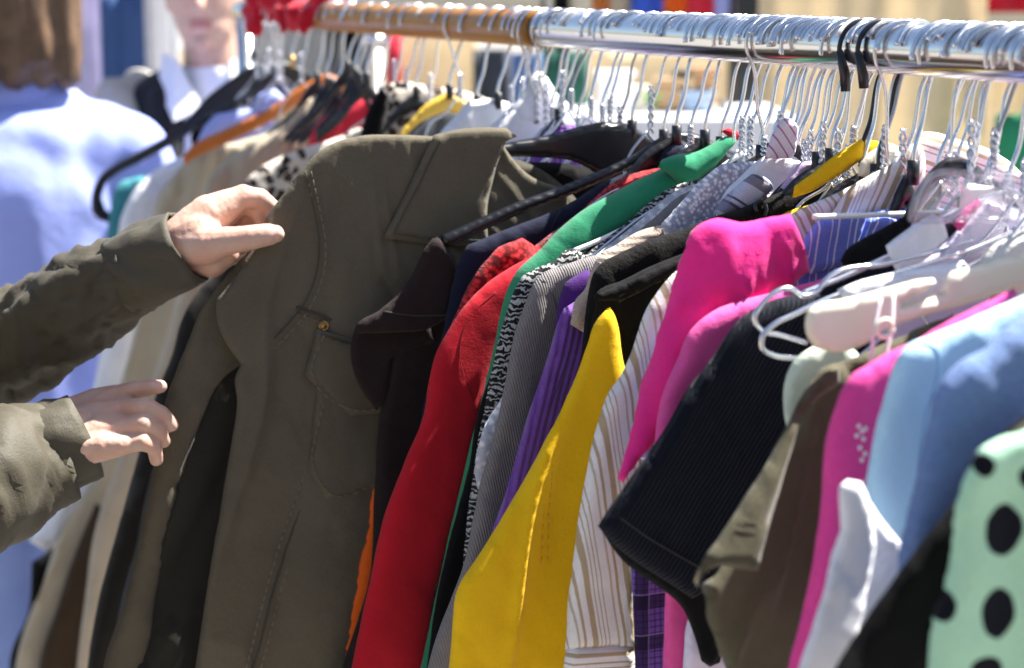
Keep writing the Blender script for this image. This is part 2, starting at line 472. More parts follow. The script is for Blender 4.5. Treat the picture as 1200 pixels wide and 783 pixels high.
plain('chrome', (.80, .80, .80), rough=.19, metal=1, var=.03)
plain('wire', (.72, .74, .78), rough=.24, metal=1, var=.06)
plain('old_wire', (.42, .42, .44), rough=.4, metal=1, var=.25)
plain('white_wire', (.80, .80, .80), rough=.3, spec=.5, var=.05)
plain('brown_sleeve', (.36, .15, .012), rough=.38, spec=.5, var=.2)
plain('black_plastic', (.012, .012, .015), rough=.3, spec=.5)
plain('cream_plastic', (.80, .74, .58), rough=.5, var=.04)
plain('orange_wood', (.52, .15, .022), rough=.35, var=.25, coat=.3)
plain('yellow_plastic', (.78, .50, .06), rough=.35)
plain('brass', (.45, .30, .12), rough=.35, metal=1)
plain('thread_olive', (.175, .155, .115), rough=.9, bump=.4, scale=300)
plain('thread_dark', (.05, .047, .034), rough=.9)
plain('thread_red', (.20, .006, .012), rough=.9); plain('thread_grey', (.10, .092, .092), rough=.9); plain('thread_purple', (.07, .03, .14), rough=.9); plain('thread_blue', (.22, .40, .62), rough=.9); plain('thread_brown', (.045, .036, .026), rough=.9)
plain('thread_black', (.03, .03, .03), rough=.9)
plain('thread_yellow', (.62, .36, .012), rough=.9)
plain('white_ribbon', (.8, .8, .82), rough=.6)
plain('label_white', (.82, .81, .82), rough=.6)
plain('white_paint', (.8, .8, .8), rough=.5); plain('dark_post', (.012, .012, .013), rough=.4); plain('grey_post', (.42, .38, .34), rough=.35, metal=.6)
plain('asphalt', (.20, .19, .18), rough=.95, var=.3, bump=.5, scale=8)
plain('cardboard', (.42, .28, .15), rough=.85); plain('crate_green', (.26, .50, .16), rough=.45); plain('crate_blue', (.34, .46, .62), rough=.45); plain('crate_orange', (.46, .27, .14), rough=.45)
plain('hair_blond', (.13, .075, .04), rough=.5, var=.95, bump=1, scale=28); plain('hair_dark', (.06, .035, .02), rough=.45, var=.4, bump=.6, scale=60)
plain('lips', (.46, .18, .16), rough=.4); plain('eye', (.7, .7, .7), rough=.1); plain('nail', (.62, .40, .33), rough=.25)
SKIN = skin('skin', (.58, .40, .315))
def clear_plastic():
    k = NT('clear_plastic'); co = k.n('ShaderNodeTexCoord').outputs['Object']
    g = k.n('ShaderNodeBsdfGlossy'); g.inputs['Roughness'].default_value = .12
    tr = k.n('ShaderNodeBsdfTransparent'); tr.inputs[0].default_value = (.93, .92, .95, 1)
    d = k.n('ShaderNodeBsdfDiffuse'); d.inputs[0].default_value = (.8, .8, .84, 1)
    bp = k.n('ShaderNodeBump'); bp.inputs['Strength'].default_value = .8; bp.inputs['Distance'].default_value = .004
    k.l(k.noise(k.scl(co, (1, 1, .4)), 45, 3), bp.inputs['Height']); k.l(bp.outputs[0], g.inputs['Normal'])
    a = k.n('ShaderNodeMixShader'); a.inputs[0].default_value = .07; k.l(tr.outputs[0], a.inputs[1]); k.l(d.outputs[0], a.inputs[2])
    b = k.n('ShaderNodeMixShader'); b.inputs[0].default_value = .12; k.l(a.outputs[0], b.inputs[1]); k.l(g.outputs[0], b.inputs[2])
    k.l(b.outputs[0], k.t.nodes['Material Output'].inputs[0]); MATS['clear_plastic'] = k.m
clear_plastic()

# ================================================================== the rack
S_END, S_NEAR = 2.34, -.62
rack = thing('clothes_rack', 'long chrome clothes rail crowded with hangers, partly covered by a brown sleeve', 'clothes rack', tuple((R0 + .8 * DR)[:2]) + (0,), TH)
zr = float(R0[2])
def rk(s, v=0, u=0): return (u, s - .8, zr + v)
def rail(name, s0, s1, r, mat):
    n = 40
    return tubes(name, [[rk(s0 + (s1 - s0) * i / n) for i in range(n + 1)]], r, M(mat), rack, seg=28)
S_BR = .905
rail('chrome_rail', S_NEAR, S_BR + .01, RAIL_R, 'chrome')
rail('brown_rail_sleeve', S_BR, 1.86, RAIL_R + .0012, 'brown_sleeve')
rail('chrome_rail', 1.855, S_END, RAIL_R, 'chrome')
for s in (S_NEAR + .02, S_END - .02):
    tubes('upright', [[rk(s, -RAIL_R * .5), rk(s, -.8), rk(s, -zr + .09)]], .016, M('chrome'), rack, seg=16)
    tubes('base_bar', [[rk(s, -zr + .085, -.34), rk(s, -zr + .085, .34)]], .016, M('chrome'), rack, seg=14)
    for u in (-.32, .32):
        w = tubes('castor', [[(u - .012, s - .8, .035), (u + .012, s - .8, .035)]], .034, M('black_plastic'), rack, seg=18)
tubes('base_bar', [[rk(S_NEAR + .02, -zr + .13), rk(S_END - .02, -zr + .13)]], .013, M('chrome'), rack, seg=14)

# ================================================================== hangers
HK = 'hangers hooked over the clothes rail'
def hook_path(flip, rh, tipa, neck, lean=0):
    """question-mark hook resting on the rail: tip at the front, shank from the back"""
    wr = .0021; top = RAIL_R + wr; cz = top - rh; P = []
    a0, a1 = 180 + tipa, -38
    for i in range(30):
        a = math.radians(a0 + (a1 - a0) * i / 29); P.append((rh * math.cos(a), 0, cz + rh * math.sin(a)))
    x, _, z = P[-1]
    P += [(x * .8, 0, z - .008), (x * .38, 0, neck + .035), (x * .12, 0, neck + .022), (0, 0, neck + .012), (0, 0, neck)]
    P = [(-p[0] if flip else p[0], p[1], p[2]) for p in P]
    Q = spline(P, .002, closed=False, corner=80)
    return Q
def yaw(P, a):
    c, s_ = math.cos(a), math.sin(a); return [(p[0] * c - p[1] * s_, p[0] * s_ + p[1] * c, p[2]) for p in P]
def hanger(kind, s, label, half=.165, drop=.09, neck=None, flip=False, ya=0, mat=None, rh=None, outline=None, dw=None, thin=.0045, tipa=None, group=None, twist=None, hook=None):
    nm = {'plastic': 'plastic_hanger', 'wire': 'wire_hanger', 'wood': 'wooden_hanger'}[kind]
    o = hung(nm, label, 'hanger', s, group or HK)
    if neck is None: neck = -random.uniform(.090, .112) if kind == 'wire' else -random.uniform(.096, .104)
    if dw is None: dw = 0 if outline else .010
    rh = rh or random.uniform(.0225, .0275); tipa = random.uniform(-32, 14) if tipa is None else tipa
    hp = yaw(hook_path(flip, rh, tipa, neck), ya)
    r = .0020 if kind != 'wire' else .0017
    hp = [tuple(p) for p in hp]; r *= random.uniform(.88, 1.15)
    if flip is False and ya == 0: hp = [tuple(p) for p in yaw(hp, random.uniform(-.25, .25))]
    tubes('hook', [hp], [r * 1.35] * 3 + [r] * (len(hp) - 3), M(hook or ('wire' if mat != 'white_wire' else 'white_wire')), o)
    if kind == 'wire':
        tw = []
        L = random.uniform(.016, .055) if twist is None else twist
        for k in range(2):
            tw.append([(.0024 * math.cos(i * .55 + k * math.pi), .0024 * math.sin(i * .55 + k * math.pi), neck + L - .01 - i * (L / 34)) for i in range(35)])
        tubes('twisted_neck', tw, .0015, M(mat or 'wire'), o, seg=6)
        zb = neck - drop - .03; drop += .018
        P = [(0, 0, neck - .01), (-.02, 0, neck - .034), (-half * .55, 0, neck - drop * .6), (-half + .012, 0, neck - drop), (-half, 0, neck - drop - .008), (-half + .01, 0, zb - .004), (0, 0, zb - .006), (half - .01, 0, zb - .004), (half, 0, neck - drop - .008), (half - .012, 0, neck - drop), (half * .55, 0, neck - drop * .6), (.02, 0, neck - .034)]
        Q = [(p[0], dw, p[1]) for p in spline([(p[0], p[2]) for p in P], .004, corner=70)]
        link('arms', mesh_of('arms', tube_geo(Q, .0015, 6, closed=True)), M(mat or 'wire'), o)
    else:
        tubes('hook_socket', [[(0, 0, neck - .012), (0, 0, neck + .008)]], .0052, M('black_plastic' if kind == 'plastic' else 'brass'), o, seg=12)
        if outline is None:
            t = .022 if kind == 'plastic' else .024
            up = [(-half, neck - drop - .022), (-half * .72, neck - drop * .7 - .022), (-half * .4, neck - drop * .38 - .020), (-half * .16, neck - .016), (0, neck - .003)]
            lo = [(0, neck - .003 - t * 1.15), (-half * .2, neck - .018 - t), (-half * .5, neck - drop * .5 - .02 - t * .8), (-half * .8, neck - drop * .8 - .022 - t * .7), (-half * .98, neck - drop - .022 - t * .6)]
            outline = up + [(-x, z) for x, z in reversed(up[:-1])] + [(-x, z) for x, z in reversed(lo[1:])] + lo
        panel('arms', outline, s, M(mat or 'black_plastic'), o, T=thin, e=thin * .9, amp=0, wr=0, res=.004, dw=dw)
    return o

# ================================================================== garments on the rail
GR = 'second-hand clothes hanging on the rail'
def garment(name, label, cat, s): return hung(name, label, cat, s, GR)
def torso(o, s, mat, hem=-.74, ul=-.150, dw=.004, T=.0075, ur=.19):
    """the trunk of a garment hanging on its hanger"""
    L = [(-.186, -.216), (-.12, -.172), (-.066, -.136), (-.035, -.130)] if ul < -.05 else [(ul, -.135)]
    low = min(ul, -.0) if ul < -.05 else ul
    left = [(low, hem), (low - .01, -.5), (low - .03, -.32)] if ul < -.05 else [(ul, hem)]
    panel('body', L + [(max(.035, ul + .02), -.130), (max(.066, ul + .04), -.136), (.12, -.172), (.186, -.216), (ur + .012, -.42), (ur + .006, hem)] + left, s, M(mat), o, dw=dw, T=T, e=.02, amp=.0025, res=.011)
def seam(name, pts, s, fn, r, mat, parent, dw=0, lift=.0001, dash=None):
    q = [uv_of(p[0], p[1], s + dw) if max(abs(p[0]), abs(p[1])) > 3 else p for p in pts]
    Q = spline(q, .003, closed=False, corner=80); P = fn(Q); P[:, 1] -= lift
    if not dash:
        return tubes(name, [P], r, M(mat), parent, seg=6)
    seg = []; i = 0
    while i + dash[0] < len(P): seg.append(P[i:i + dash[0] + 1]); i += dash[0] + dash[1]
    return tubes(name, seg, r, M(mat), parent, seg=5)
def button(o, x, y, s, fn, r, mat, dw=0, name='button'):
    p = fn([uv_of(x, y, s + dw)])[0]
    g = geo_join([tube_geo([(p[0], p[1] - .0035, p[2]), (p[0], p[1] + .002, p[2])], r, 20), tube_geo([(p[0] + r * .82 * math.cos(a), p[1] - .0035, p[2] + r * .82 * math.sin(a)) for a in [i * math.pi / 10 for i in range(20)]], r * .18, 6, closed=True)])
    link(name, mesh_of(name, g), M(mat), o)

# ---- the olive jacket being looked at
s = .645
jk = garment('jacket', 'olive twill jacket with big pointed collar, pinched at the shoulder by the shopper', 'jacket', s)
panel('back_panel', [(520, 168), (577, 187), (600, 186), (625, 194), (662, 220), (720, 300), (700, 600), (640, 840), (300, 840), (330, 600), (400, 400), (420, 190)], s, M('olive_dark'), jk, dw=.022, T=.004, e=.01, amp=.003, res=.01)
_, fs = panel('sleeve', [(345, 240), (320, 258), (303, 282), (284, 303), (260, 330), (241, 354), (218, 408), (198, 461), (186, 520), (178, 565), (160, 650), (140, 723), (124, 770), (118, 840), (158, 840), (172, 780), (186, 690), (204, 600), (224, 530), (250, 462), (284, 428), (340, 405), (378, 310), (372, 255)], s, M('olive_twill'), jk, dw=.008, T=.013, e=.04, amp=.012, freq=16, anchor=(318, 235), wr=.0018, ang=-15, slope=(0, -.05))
panel('gap_shade', [(330, 380), (290, 400), (250, 430), (215, 520), (185, 640), (150, 780), (146, 840), (260, 840), (300, 600), (320, 450)], s, M('gap_shade_dark'), jk, dw=.034, T=.006, e=.01, amp=.022, freq=22, res=.007)  # dark sheet standing in for the shade between sleeve and body
bo, fb = panel('body', [(520, 160), (470, 158), (417, 160), (390, 168), (370, 181), (352, 200), (338, 219), (321, 241), (309, 260), (306, 275), (294, 299), (272, 328), (252, 352), (254, 376), (266, 404), (282, 426), (275, 440), (277, 470), (270, 520), (239, 700), (228, 780), (222, 840), (560, 840), (640, 560), (690, 330), (662, 222), (620, 205), (600, 185), (585, 165), (560, 160)], s, M('olive_twill'), jk, dw=-.006, T=.009, e=.016, amp=.012, freq=13, anchor=(420, 40), wr=.0011, res=.004)
_, fc = panel('collar', [(508, 158), (540, 151), (570, 149), (593, 150), (606, 160), (592, 166), (584, 188), (577, 217), (571, 248), (572, 288), (535, 288), (490, 285), (449, 279), (462, 255), (485, 207)], s, M('olive_twill'), jk, dw=-.019, T=.005, e=.006, amp=.003, wr=.0012, ang=35, corner=30)
seam('collar_stitching', [(515, 163), (492, 210), (470, 253), (460, 273), (492, 278), (565, 281)], s, fc, .0006, 'thread_dark', jk, lift=.0014, dw=-.019)
seam('shoulder_seam', [(355, 200), (364, 240), (371, 285), (366, 325), (352, 356), (330, 384), (300, 412)], s, fb, .0007, 'thread_dark', jk, lift=.0014, dw=-.006)
seam('armhole_stitching', [(362, 200), (371, 240), (378, 286), (373, 328), (358, 361), (336, 390), (306, 418)], s, fb, .0006, 'thread_olive', jk, lift=.0014, dw=-.006, dash=(2, 1))
seam('yoke_seam', [(345, 359), (380, 371), (416, 386), (470, 408)], s, fb, .0016, 'thread_dark', jk, lift=.0014, dw=-.006)
seam('yoke_stitching', [(344, 366), (380, 379), (416, 394), (468, 416)], s, fb, .0006, 'thread_olive', jk, lift=.0014, dw=-.006, dash=(2, 1))
_, fp = panel('pocket', [(372, 440), (360, 552), (379, 583), (452, 568), (456, 440)], s, M('olive_twill'), jk, dw=-.0135, T=.004, e=.004, amp=.003, wr=.0008, freq=8, anchor=(420, 40), corner=22, follow=fb)
_, ff = panel('pocket_flap', [(371, 385), (416, 399), (470, 417), (470, 478), (443, 483), (409, 486), (357, 440)], s, M('olive_twill'), jk, dw=-.0165, T=.004, e=.004, amp=.003, wr=.0008, freq=8, anchor=(420, 40), corner=22, follow=lambda P: fb(P) - np.array([0, .0036, 0]))
seam('flap_stitching', [(377, 392), (364, 437), (409, 478), (460, 474)], s, ff, .0006, 'thread_olive', jk, lift=.0014, dw=-.0165, dash=(2, 1))
seam('pocket_stitching', [(378, 470), (367, 551), (383, 575), (450, 561)], s, fp, .0006, 'thread_olive', jk, lift=.0014, dw=-.0135, dash=(2, 1))
seam('flap_top_edge', [(370, 388), (395, 394), (420, 402), (450, 412)], s, ff, .0012, 'thread_dark', jk, dw=-.006, lift=.0002)
button(jk, 376, 380, s, fb, .0052, 'brass', dw=-.006)
for nm, pts in (('front_seam', [(392, 445), (383, 500), (362, 560), (333, 645), (312, 715), (294, 783), (284, 830)]), ('front_seam', [(450, 490), (437, 530), (406, 596), (375, 690), (343, 783), (328, 830)])):
    seam(nm, pts, s, fb, .0012, 'thread_dark', jk, lift=.0011, dw=-.006)
    seam('seam_stitching', [(x - 9, y) for x, y in pts], s, fb, .0007, 'thread_olive', jk, lift=.0014, dw=-.006, dash=(2, 1))
    seam('seam_stitching', [(x + 9, y) for x, y in pts], s, fb, .0007, 'thread_olive', jk, lift=.0014, dw=-.006, dash=(2, 1))
H1 = [(560, 172), (600, 166), (651, 156), (689, 146), (710, 143), (738, 147), (760, 160), (800, 185), (860, 220), (900, 250), (890, 262), (840, 240), (790, 222), (730, 210), (702, 203), (668, 188), (640, 185), (600, 184), (560, 188)]
hanger('plastic', .66, 'broad black plastic hanger sticking out of the olive jacket collar', outline=H1, neck=-.098)

g = garment('top', 'black top filling the gap under the broad black hanger', 'top', .70)
panel('body', [(596, 192), (640, 190), (700, 198), (760, 215), (830, 240), (800, 600), (640, 600), (600, 300)], .70, M('black'), g, T=.007, amp=.004, res=.012)
# ---- dark brown shirt, orange, navy, red
s = .60
g = garment('shirt', 'dark brown shirt with a turned short sleeve, hanging right next to the olive jacket', 'shirt', s)
_, f1 = panel('body', [(535, 312), (523, 360), (490, 372), (462, 392), (443, 498), (438, 581), (433, 674), (400, 790), (392, 840), (560, 840), (600, 600), (640, 330), (640, 290), (600, 285)], s, M('brown_black'), g, dw=.002, amp=.007, freq=14, anchor=(520, 200))
panel('sleeve_lining', [(416, 384), (411, 403), (412, 427), (424, 457), (442, 482), (452, 470), (460, 420), (510, 400), (500, 360), (450, 362)], s, M('brown_black'), g, dw=-.004, T=.005, e=.010, amp=.004, freq=20, res=.005)
_, f1 = panel('sleeve', [(510, 275), (500, 287), (481, 325), (466, 345), (445, 363), (417, 383), (414, 391), (430, 391), (462, 390), (500, 386), (523, 374), (534, 335), (537, 312), (524, 290)], s, M('brown_black'), g, dw=-.015, T=.009, e=.013, amp=.006, freq=14, wr=.002, ang=30, res=.005, corner=40)
seam('sleeve_hem', [(447, 364), (485, 369), (522, 368)], s, f1, .0009, 'thread_black', g, dw=-.015)
hanger('plastic', .585, 'black plastic hanger of the dark brown shirt, long curved arm', outline=[(517, 276), (535, 268), (598, 240), (668, 214), (747, 178), (770, 163), (790, 155), (812, 156), (840, 168), (900, 200), (980, 246), (975, 258), (900, 214), (840, 184), (805, 172), (785, 176), (747, 194), (668, 229), (598, 256), (540, 283), (524, 291), (516, 285)], neck=-.103)
s = .627
g = garment('garment', 'bright orange garment showing as a narrow wedge left of the red jacket', 'garment', s)
panel('body', [(438, 560), (428, 620), (414, 690), (405, 735), (394, 795), (388, 840), (520, 840), (560, 600), (560, 500), (480, 480)], s, M('orange'), g, amp=.006, freq=18)
panel('shoulders', [(-.10, -.27), (-.05, -.22), (.05, -.22), (.14, -.27), (.16, -.5), (-.05, -.5)], s, M('orange'), g, T=.005, res=.012)
hanger('wire', .615, 'wire hanger of the orange garment', half=.05, drop=.09)
s = .568
g = garment('jacket', 'navy blue jacket with a dark collar end, behind the red crochet piece', 'jacket', s)
_, f1 = panel('body', [(548, 287), (538, 306), (531, 332), (517, 399), (502, 451), (482, 560), (470, 840), (660, 840), (720, 500), (800, 300), (830, 190), (814, 176), (800, 171), (784, 170), (772, 186), (740, 200), (708, 214), (665, 239), (649, 247), (600, 266)], s, M('navy'), g, T=.013, e=.03, amp=.006, freq=14, anchor=(560, 180))
panel('collar', [(772, 188), (778, 176), (790, 169), (815, 173), (820, 190), (800, 200), (780, 205)], s, M('navy'), g, dw=-.016, T=.006, e=.01, amp=.001)
seam('shoulder_seam', [(655, 246), (645, 260), (640, 285)], s, f1, .0005, 'thread_black', g)
hanger('plastic', .556, 'black plastic hanger of the navy jacket')
s = .532
g = garment('cardigan', 'red open crochet knit with a fluffy edge, between the navy and the red jackets', 'knitwear', s)
panel('sleeve', [(621, 284), (612, 279), (600, 283), (584, 290), (572, 303), (560, 318), (545, 345), (534, 368), (520, 420), (505, 500), (560, 520), (640, 430), (640, 300)], s, M('red_crochet'), g, T=.014, e=.026, puff=True, amp=.006, wr=.003, freq=26, res=.004)
torso(g, s, 'red_crochet', dw=.004, ul=-.12)
hanger('wire', .525, 'wire hanger of the red crochet knit', half=.15, drop=.07)
s = .503
g = garment('jacket', 'plain red jacket with a sunlit shoulder, long sleeve down to the frame edge', 'jacket', s)
_, f1 = panel('sleeve', [(650, 292), (618, 303), (590, 318), (570, 332), (545, 357), (526, 385), (512, 410), (494, 493), (472, 545), (450, 605), (431, 688), (411, 783), (402, 840), (500, 840), (512, 690), (545, 571), (566, 473), (590, 400), (650, 340)], s, M('red'), g, T=.015, e=.05, amp=.006, freq=9, anchor=(600, 240), wr=.0008, slope=(.16, 0))
seam('armhole_seam', [(575, 340), (541, 372), (530, 408), (538, 445), (552, 478)], s, f1, .00045, 'thread_red', g)
torso(g, s, 'red', dw=.01, ul=-.10)
hanger('plastic', .495, 'black plastic hanger of the plain red jacket')

# ---- green sweater and its neighbours
s = .470
g = garment('sweater', 'emerald green sweater with a rolled knot of cloth at its neck', 'sweater', s)
panel('sleeve', [(597, 334), (606, 318), (630, 295), (657, 267), (684, 246), (711, 230), (740, 214), (772, 199), (800, 187), (828, 203), (802, 234), (742, 270), (700, 300), (668, 330), (640, 430), (606, 600), (566, 720), (510, 840), (478, 840), (492, 783), (533, 596), (562, 480), (581, 399), (588, 362)], s, M('green'), g, T=.020, e=.036, puff=True, amp=.004, freq=14, anchor=(700, 100), wr=.001)
_, f1 = panel('rolled_collar', [(772, 196), (777, 187), (789, 182), (815, 178), (830, 171), (849, 160), (862, 158), (862, 168), (846, 184), (834, 200), (825, 208), (809, 220), (797, 219), (786, 206)], s, M('green'), g, dw=-.018, T=.017, e=.026, puff=True, amp=.005, freq=60, wr=.002, res=.004)
panel('neck_tag', [(846, 154), (853, 150), (862, 153), (871, 158), (866, 164), (857, 165), (852, 171), (846, 170), (853, 160)], s, M('scarf_red'), g, dw=-.02, T=.004, e=.005, amp=.002, res=.003)
torso(g, s, 'green', ul=-.10, dw=.008)
hanger('plastic', .462, 'black plastic hanger of the green sweater')
s = .448
g = garment('top', 'plain black top half hidden under the bright wire line beside the green sweater', 'top', s)
panel('body', [(700, 284), (745, 262), (800, 234), (845, 203), (870, 195), (905, 210), (900, 300), (800, 500), (720, 840), (492, 840), (500, 783), (512, 700), (530, 620), (548, 555), (562, 475), (588, 410), (620, 360), (664, 310)], s, M('black'), g, dw=.002, T=.007, e=.02, amp=.005, freq=16)
o = hung('wire_hanger', 'pale coated hanger running as a bright line below the green sweater', 'hanger', .436, HK)
tubes('hook', [hook_path(False, .024, 10, -.095)], .002, M('wire'), o)
L1 = [uv_of(x, y, .436) for x, y in ((672, 294), (690, 287), (735, 266), (800, 232), (826, 214), (843, 198), (860, 186), (884, 173))]
tubes('arms', [[(u, 0, v) for u, v in spline(L1, .004, closed=False)] , [(u, 0, v) for u, v in spline([L1[-1], (.04, -.115), (.2, -.19)], .004, closed=False)]], .0024, M('white_wire'), o)
panel('arm_web', [(786, 246), (830, 214), (850, 196), (862, 192), (850, 210), (820, 232), (792, 252)], .436, M('black_plastic'), o, T=.003, e=.004, amp=0, wr=0)
s = .428
g = garment('blouse', 'black blouse with white paisley print, a thin strip left of the grey knit', 'blouse', s)
panel('sleeve', [(684, 297), (669, 291), (660, 295), (652, 304), (630, 313), (612, 323), (603, 340), (596, 360), (588, 385), (577, 429), (563, 498), (553, 561), (548, 595), (540, 680), (600, 700), (670, 450), (700, 330)], s, M('paisley'), g, T=.010, e=.025, amp=.004, freq=20)
torso(g, s, 'paisley', ul=-.10)
hanger('wire', .42, 'wire hanger of the paisley blouse', half=.17)
s = .411
g = garment('top', 'white lacy knit peeping out as a sliver between the paisley blouse and the grey knit', 'top', s)
panel('body', [(600, 448), (589, 462), (580, 480), (564, 506), (557, 530), (556, 560), (562, 580), (610, 600), (660, 500), (660, 440)], s, M('white_lace'), g, T=.008, e=.015, amp=.004, wr=.003, res=.004)
torso(g, s, 'white_lace', ul=-.08)
hanger('wire', .404, 'wire hanger of the white lacy knit', half=.15)
s = .392
g = garment('sweater', 'fine ribbed grey sweater hanging between the paisley blouse and the purple shirts', 'sweater', s)
_, f1 = panel('sleeve', [(700, 299), (680, 304), (655, 313), (637, 320), (626, 331), (617, 350), (607, 377), (600, 405), (590, 454), (578, 508), (563, 561), (538, 674), (514, 733), (499, 783), (488, 840), (620, 840), (680, 600), (730, 400), (730, 310)], s, M('grey_knit'), g, T=.011, e=.03, amp=.007, freq=13, anchor=(650, 240), slope=(.05, 0), ang=12)
seam('shoulder_seam', [(633, 324), (645, 345), (652, 375), (650, 400)], s, f1, .0005, 'thread_grey', g)
torso(g, s, 'grey_knit', ul=-.10)
hanger('plastic', .384, 'black plastic hanger of the grey sweater')
s = .370
g = garment('shirt', 'deep violet shirt, the darker of the two purple ones', 'shirt', s)
panel('sleeve', [(686, 316), (672, 324), (662, 331), (656, 345), (650, 382), (640, 430), (690, 440), (720, 330)], s, M('dark_purple'), g, T=.009, e=.02, amp=.006, freq=24)
torso(g, s, 'dark_purple', ul=-.10)
hanger('plastic', .363, 'black plastic hanger of the deep violet shirt')
s = .352
g = garment('shirt', 'purple corduroy shirt left of the yellow one', 'shirt', s)
_, f1 = panel('sleeve', [(710, 335), (690, 345), (673, 354), (661, 362), (654, 378), (645, 406), (632, 450), (617, 493), (598, 560), (578, 617), (560, 680), (600, 800), (700, 700), (730, 430), (730, 350)], s, M('purple_cord'), g, T=.011, e=.025, amp=.012, freq=22, anchor=(700, 260), ang=-14)
seam('placket', [(676, 352), (668, 385), (660, 420), (640, 480)], s, f1, .0006, 'thread_purple', g)
torso(g, s, 'purple_cord', ul=-.10)
hanger('plastic', .344, 'black plastic hanger of the purple corduroy shirt')

# ---- pale knits and collars near the middle
s = .336
g = garment('sweater', 'fuzzy beige-brown knit with a sunlit woolly shoulder', 'sweater', s)
panel('sleeve', [(860, 232), (830, 244), (800, 255), (786, 261), (753, 270), (722, 287), (700, 300), (692, 315), (683, 340), (674, 351), (668, 380), (700, 400), (800, 320), (870, 260)], s, M('beige_knit'), g, T=.012, e=.02, amp=.004, wr=.003, res=.004)
torso(g, s, 'beige_knit', ul=-.12)
hanger('plastic', .33, 'black plastic hanger of the fuzzy beige knit')
s = .322
g = garment('cardigan', 'white crochet cardigan lying bright over its neighbours', 'knitwear', s)
panel('body', [(775, 263), (790, 246), (804, 230), (820, 213), (837, 198), (848, 192), (862, 191), (882, 189), (908, 192), (912, 215), (900, 300), (840, 320), (790, 300)], s, M('white_crochet'), g, T=.013, e=.024, amp=.007, wr=.003, res=.004, freq=30)
torso(g, s, 'white_crochet', ul=-.12)
hanger('plastic', .316, 'black plastic hanger of the white crochet cardigan', neck=-.098)
s = .312
g = garment('shirt', 'white shirt with thin pink stripes, its collar standing up under the hooks', 'shirt', s)
panel('collar', [(896, 186), (901, 168), (907, 152), (913, 143), (920, 138), (929, 140), (936, 149), (935, 165), (933, 180), (928, 186)], s, M('pink_striped'), g, dw=-.008, T=.005, e=.008, amp=.003, ang=38, res=.004)
panel('shoulder', [(900, 180), (886, 190), (868, 207), (850, 224), (842, 240), (870, 262), (930, 240), (960, 210), (930, 183)], s, M('white_cotton'), g, T=.008, e=.015, amp=.004, res=.005)
torso(g, s, 'pink_striped', ul=-.12)
hanger('wire', .305, 'twisted wire hanger of the pink striped shirt', half=.15)
s = .300
g = garment('shirt', 'grey and blue plaid shirt, rounded cuff-like shoulder showing', 'shirt', s)
panel('shoulder', [(881, 204), (893, 206), (903, 213), (907, 220), (897, 230), (872, 247), (855, 253), (842, 256), (838, 247), (845, 236), (862, 219)], s, M('grey_plaid'), g, dw=-.006, T=.013, e=.02, amp=.003, ang=58, res=.004)
torso(g, s, 'grey_plaid', ul=-.12)
s = .292
hanger('plastic', .284, 'black plastic hanger with a broad arm in front of the grey plaid shoulder', half=.15, drop=.07)
g = garment('shirt', 'pale lilac shirt, a small flat shoulder under black hangers', 'shirt', s)
panel('shoulder', [(911, 224), (925, 205), (938, 190), (955, 188), (972, 189), (975, 205), (960, 230), (930, 240)], s, M('pale_lilac'), g, T=.006, e=.01, amp=.002, res=.005)
torso(g, s, 'pale_lilac', ul=-.12)
s = .272
g = garment('jacket', 'black velvet jacket with a hook loop at the front, above the pink top', 'jacket', s)
_, f1 = panel('body', [(975, 192), (958, 200), (936, 216), (905, 229), (881, 239), (860, 247), (833, 255), (800, 269), (760, 281), (725, 298), (705, 309), (695, 321), (690, 340), (686, 365), (680, 430), (700, 700), (860, 700), (900, 400), (980, 240)], s, M('black_velvet'), g, T=.013, e=.026, amp=.004, freq=14)
seam('hook_loop', [(880, 248), (881, 238), (887, 233), (892, 240), (889, 252)], s, f1, .0018, 'black_plastic', g, lift=.003)
hanger('plastic', .262, 'black plastic hanger of the black velvet jacket')
s = .245
g = garment('shirt', 'black stitched shirt, its double seam shoulder left of the hot pink top', 'shirt', s)
_, f1 = panel('body', [(880, 262), (838, 280), (798, 298), (760, 313), (725, 330), (702, 339), (695, 347), (697, 356), (693, 375), (690, 440), (700, 700), (850, 700), (880, 400)], s, M('black'), g, T=.010, e=.018, amp=.004, freq=16)
panel('yoke', [(850, 282), (798, 303), (760, 318), (725, 335), (700, 345), (701, 353), (718, 353), (730, 352), (765, 333), (800, 317), (850, 300)], s, M('black'), g, dw=-.011, T=.004, e=.006, amp=.002, wr=.002, res=.004)
for d in (4, 10): seam('stitching', [(718, 341 + d), (760, 320 + d), (798, 304 + d), (838, 287 + d)], s, f1, .0006, 'thread_black', g, dash=(2, 1), lift=.006)
hanger('wire', .25, 'wire hanger of the black stitched shirt', half=.16)

# ---- yellow, striped, blue, pinks
s = .215
g = garment('shirt', 'bright yellow shirt, long sleeve flaring down to the frame edge', 'shirt', s)
_, f1 = panel('sleeve', [(715, 360), (706, 368), (696, 381), (688, 405), (676, 437), (660, 470), (642, 503), (622, 545), (601, 581), (578, 617), (556, 650), (533, 688), (527, 740), (523, 800), (521, 840), (690, 840), (690, 700), (715, 570), (742, 480), (744, 452), (733, 430), (729, 408), (726, 386), (721, 370)], s, M('yellow'), g, T=.013, e=.035, amp=.015, freq=15, anchor=(730, 250), wr=.001, res=.005, slope=(0, .02))
seam('cuff_seam', [(637, 527), (636, 560), (634, 600), (632, 668)], s, f1, .0006, 'thread_yellow', g, dw=-.004, dash=(2, 1))
seam('cuff_seam', [(644, 527), (643, 560), (641, 600), (639, 668)], s, f1, .0006, 'thread_yellow', g, dw=-.004, dash=(2, 1))
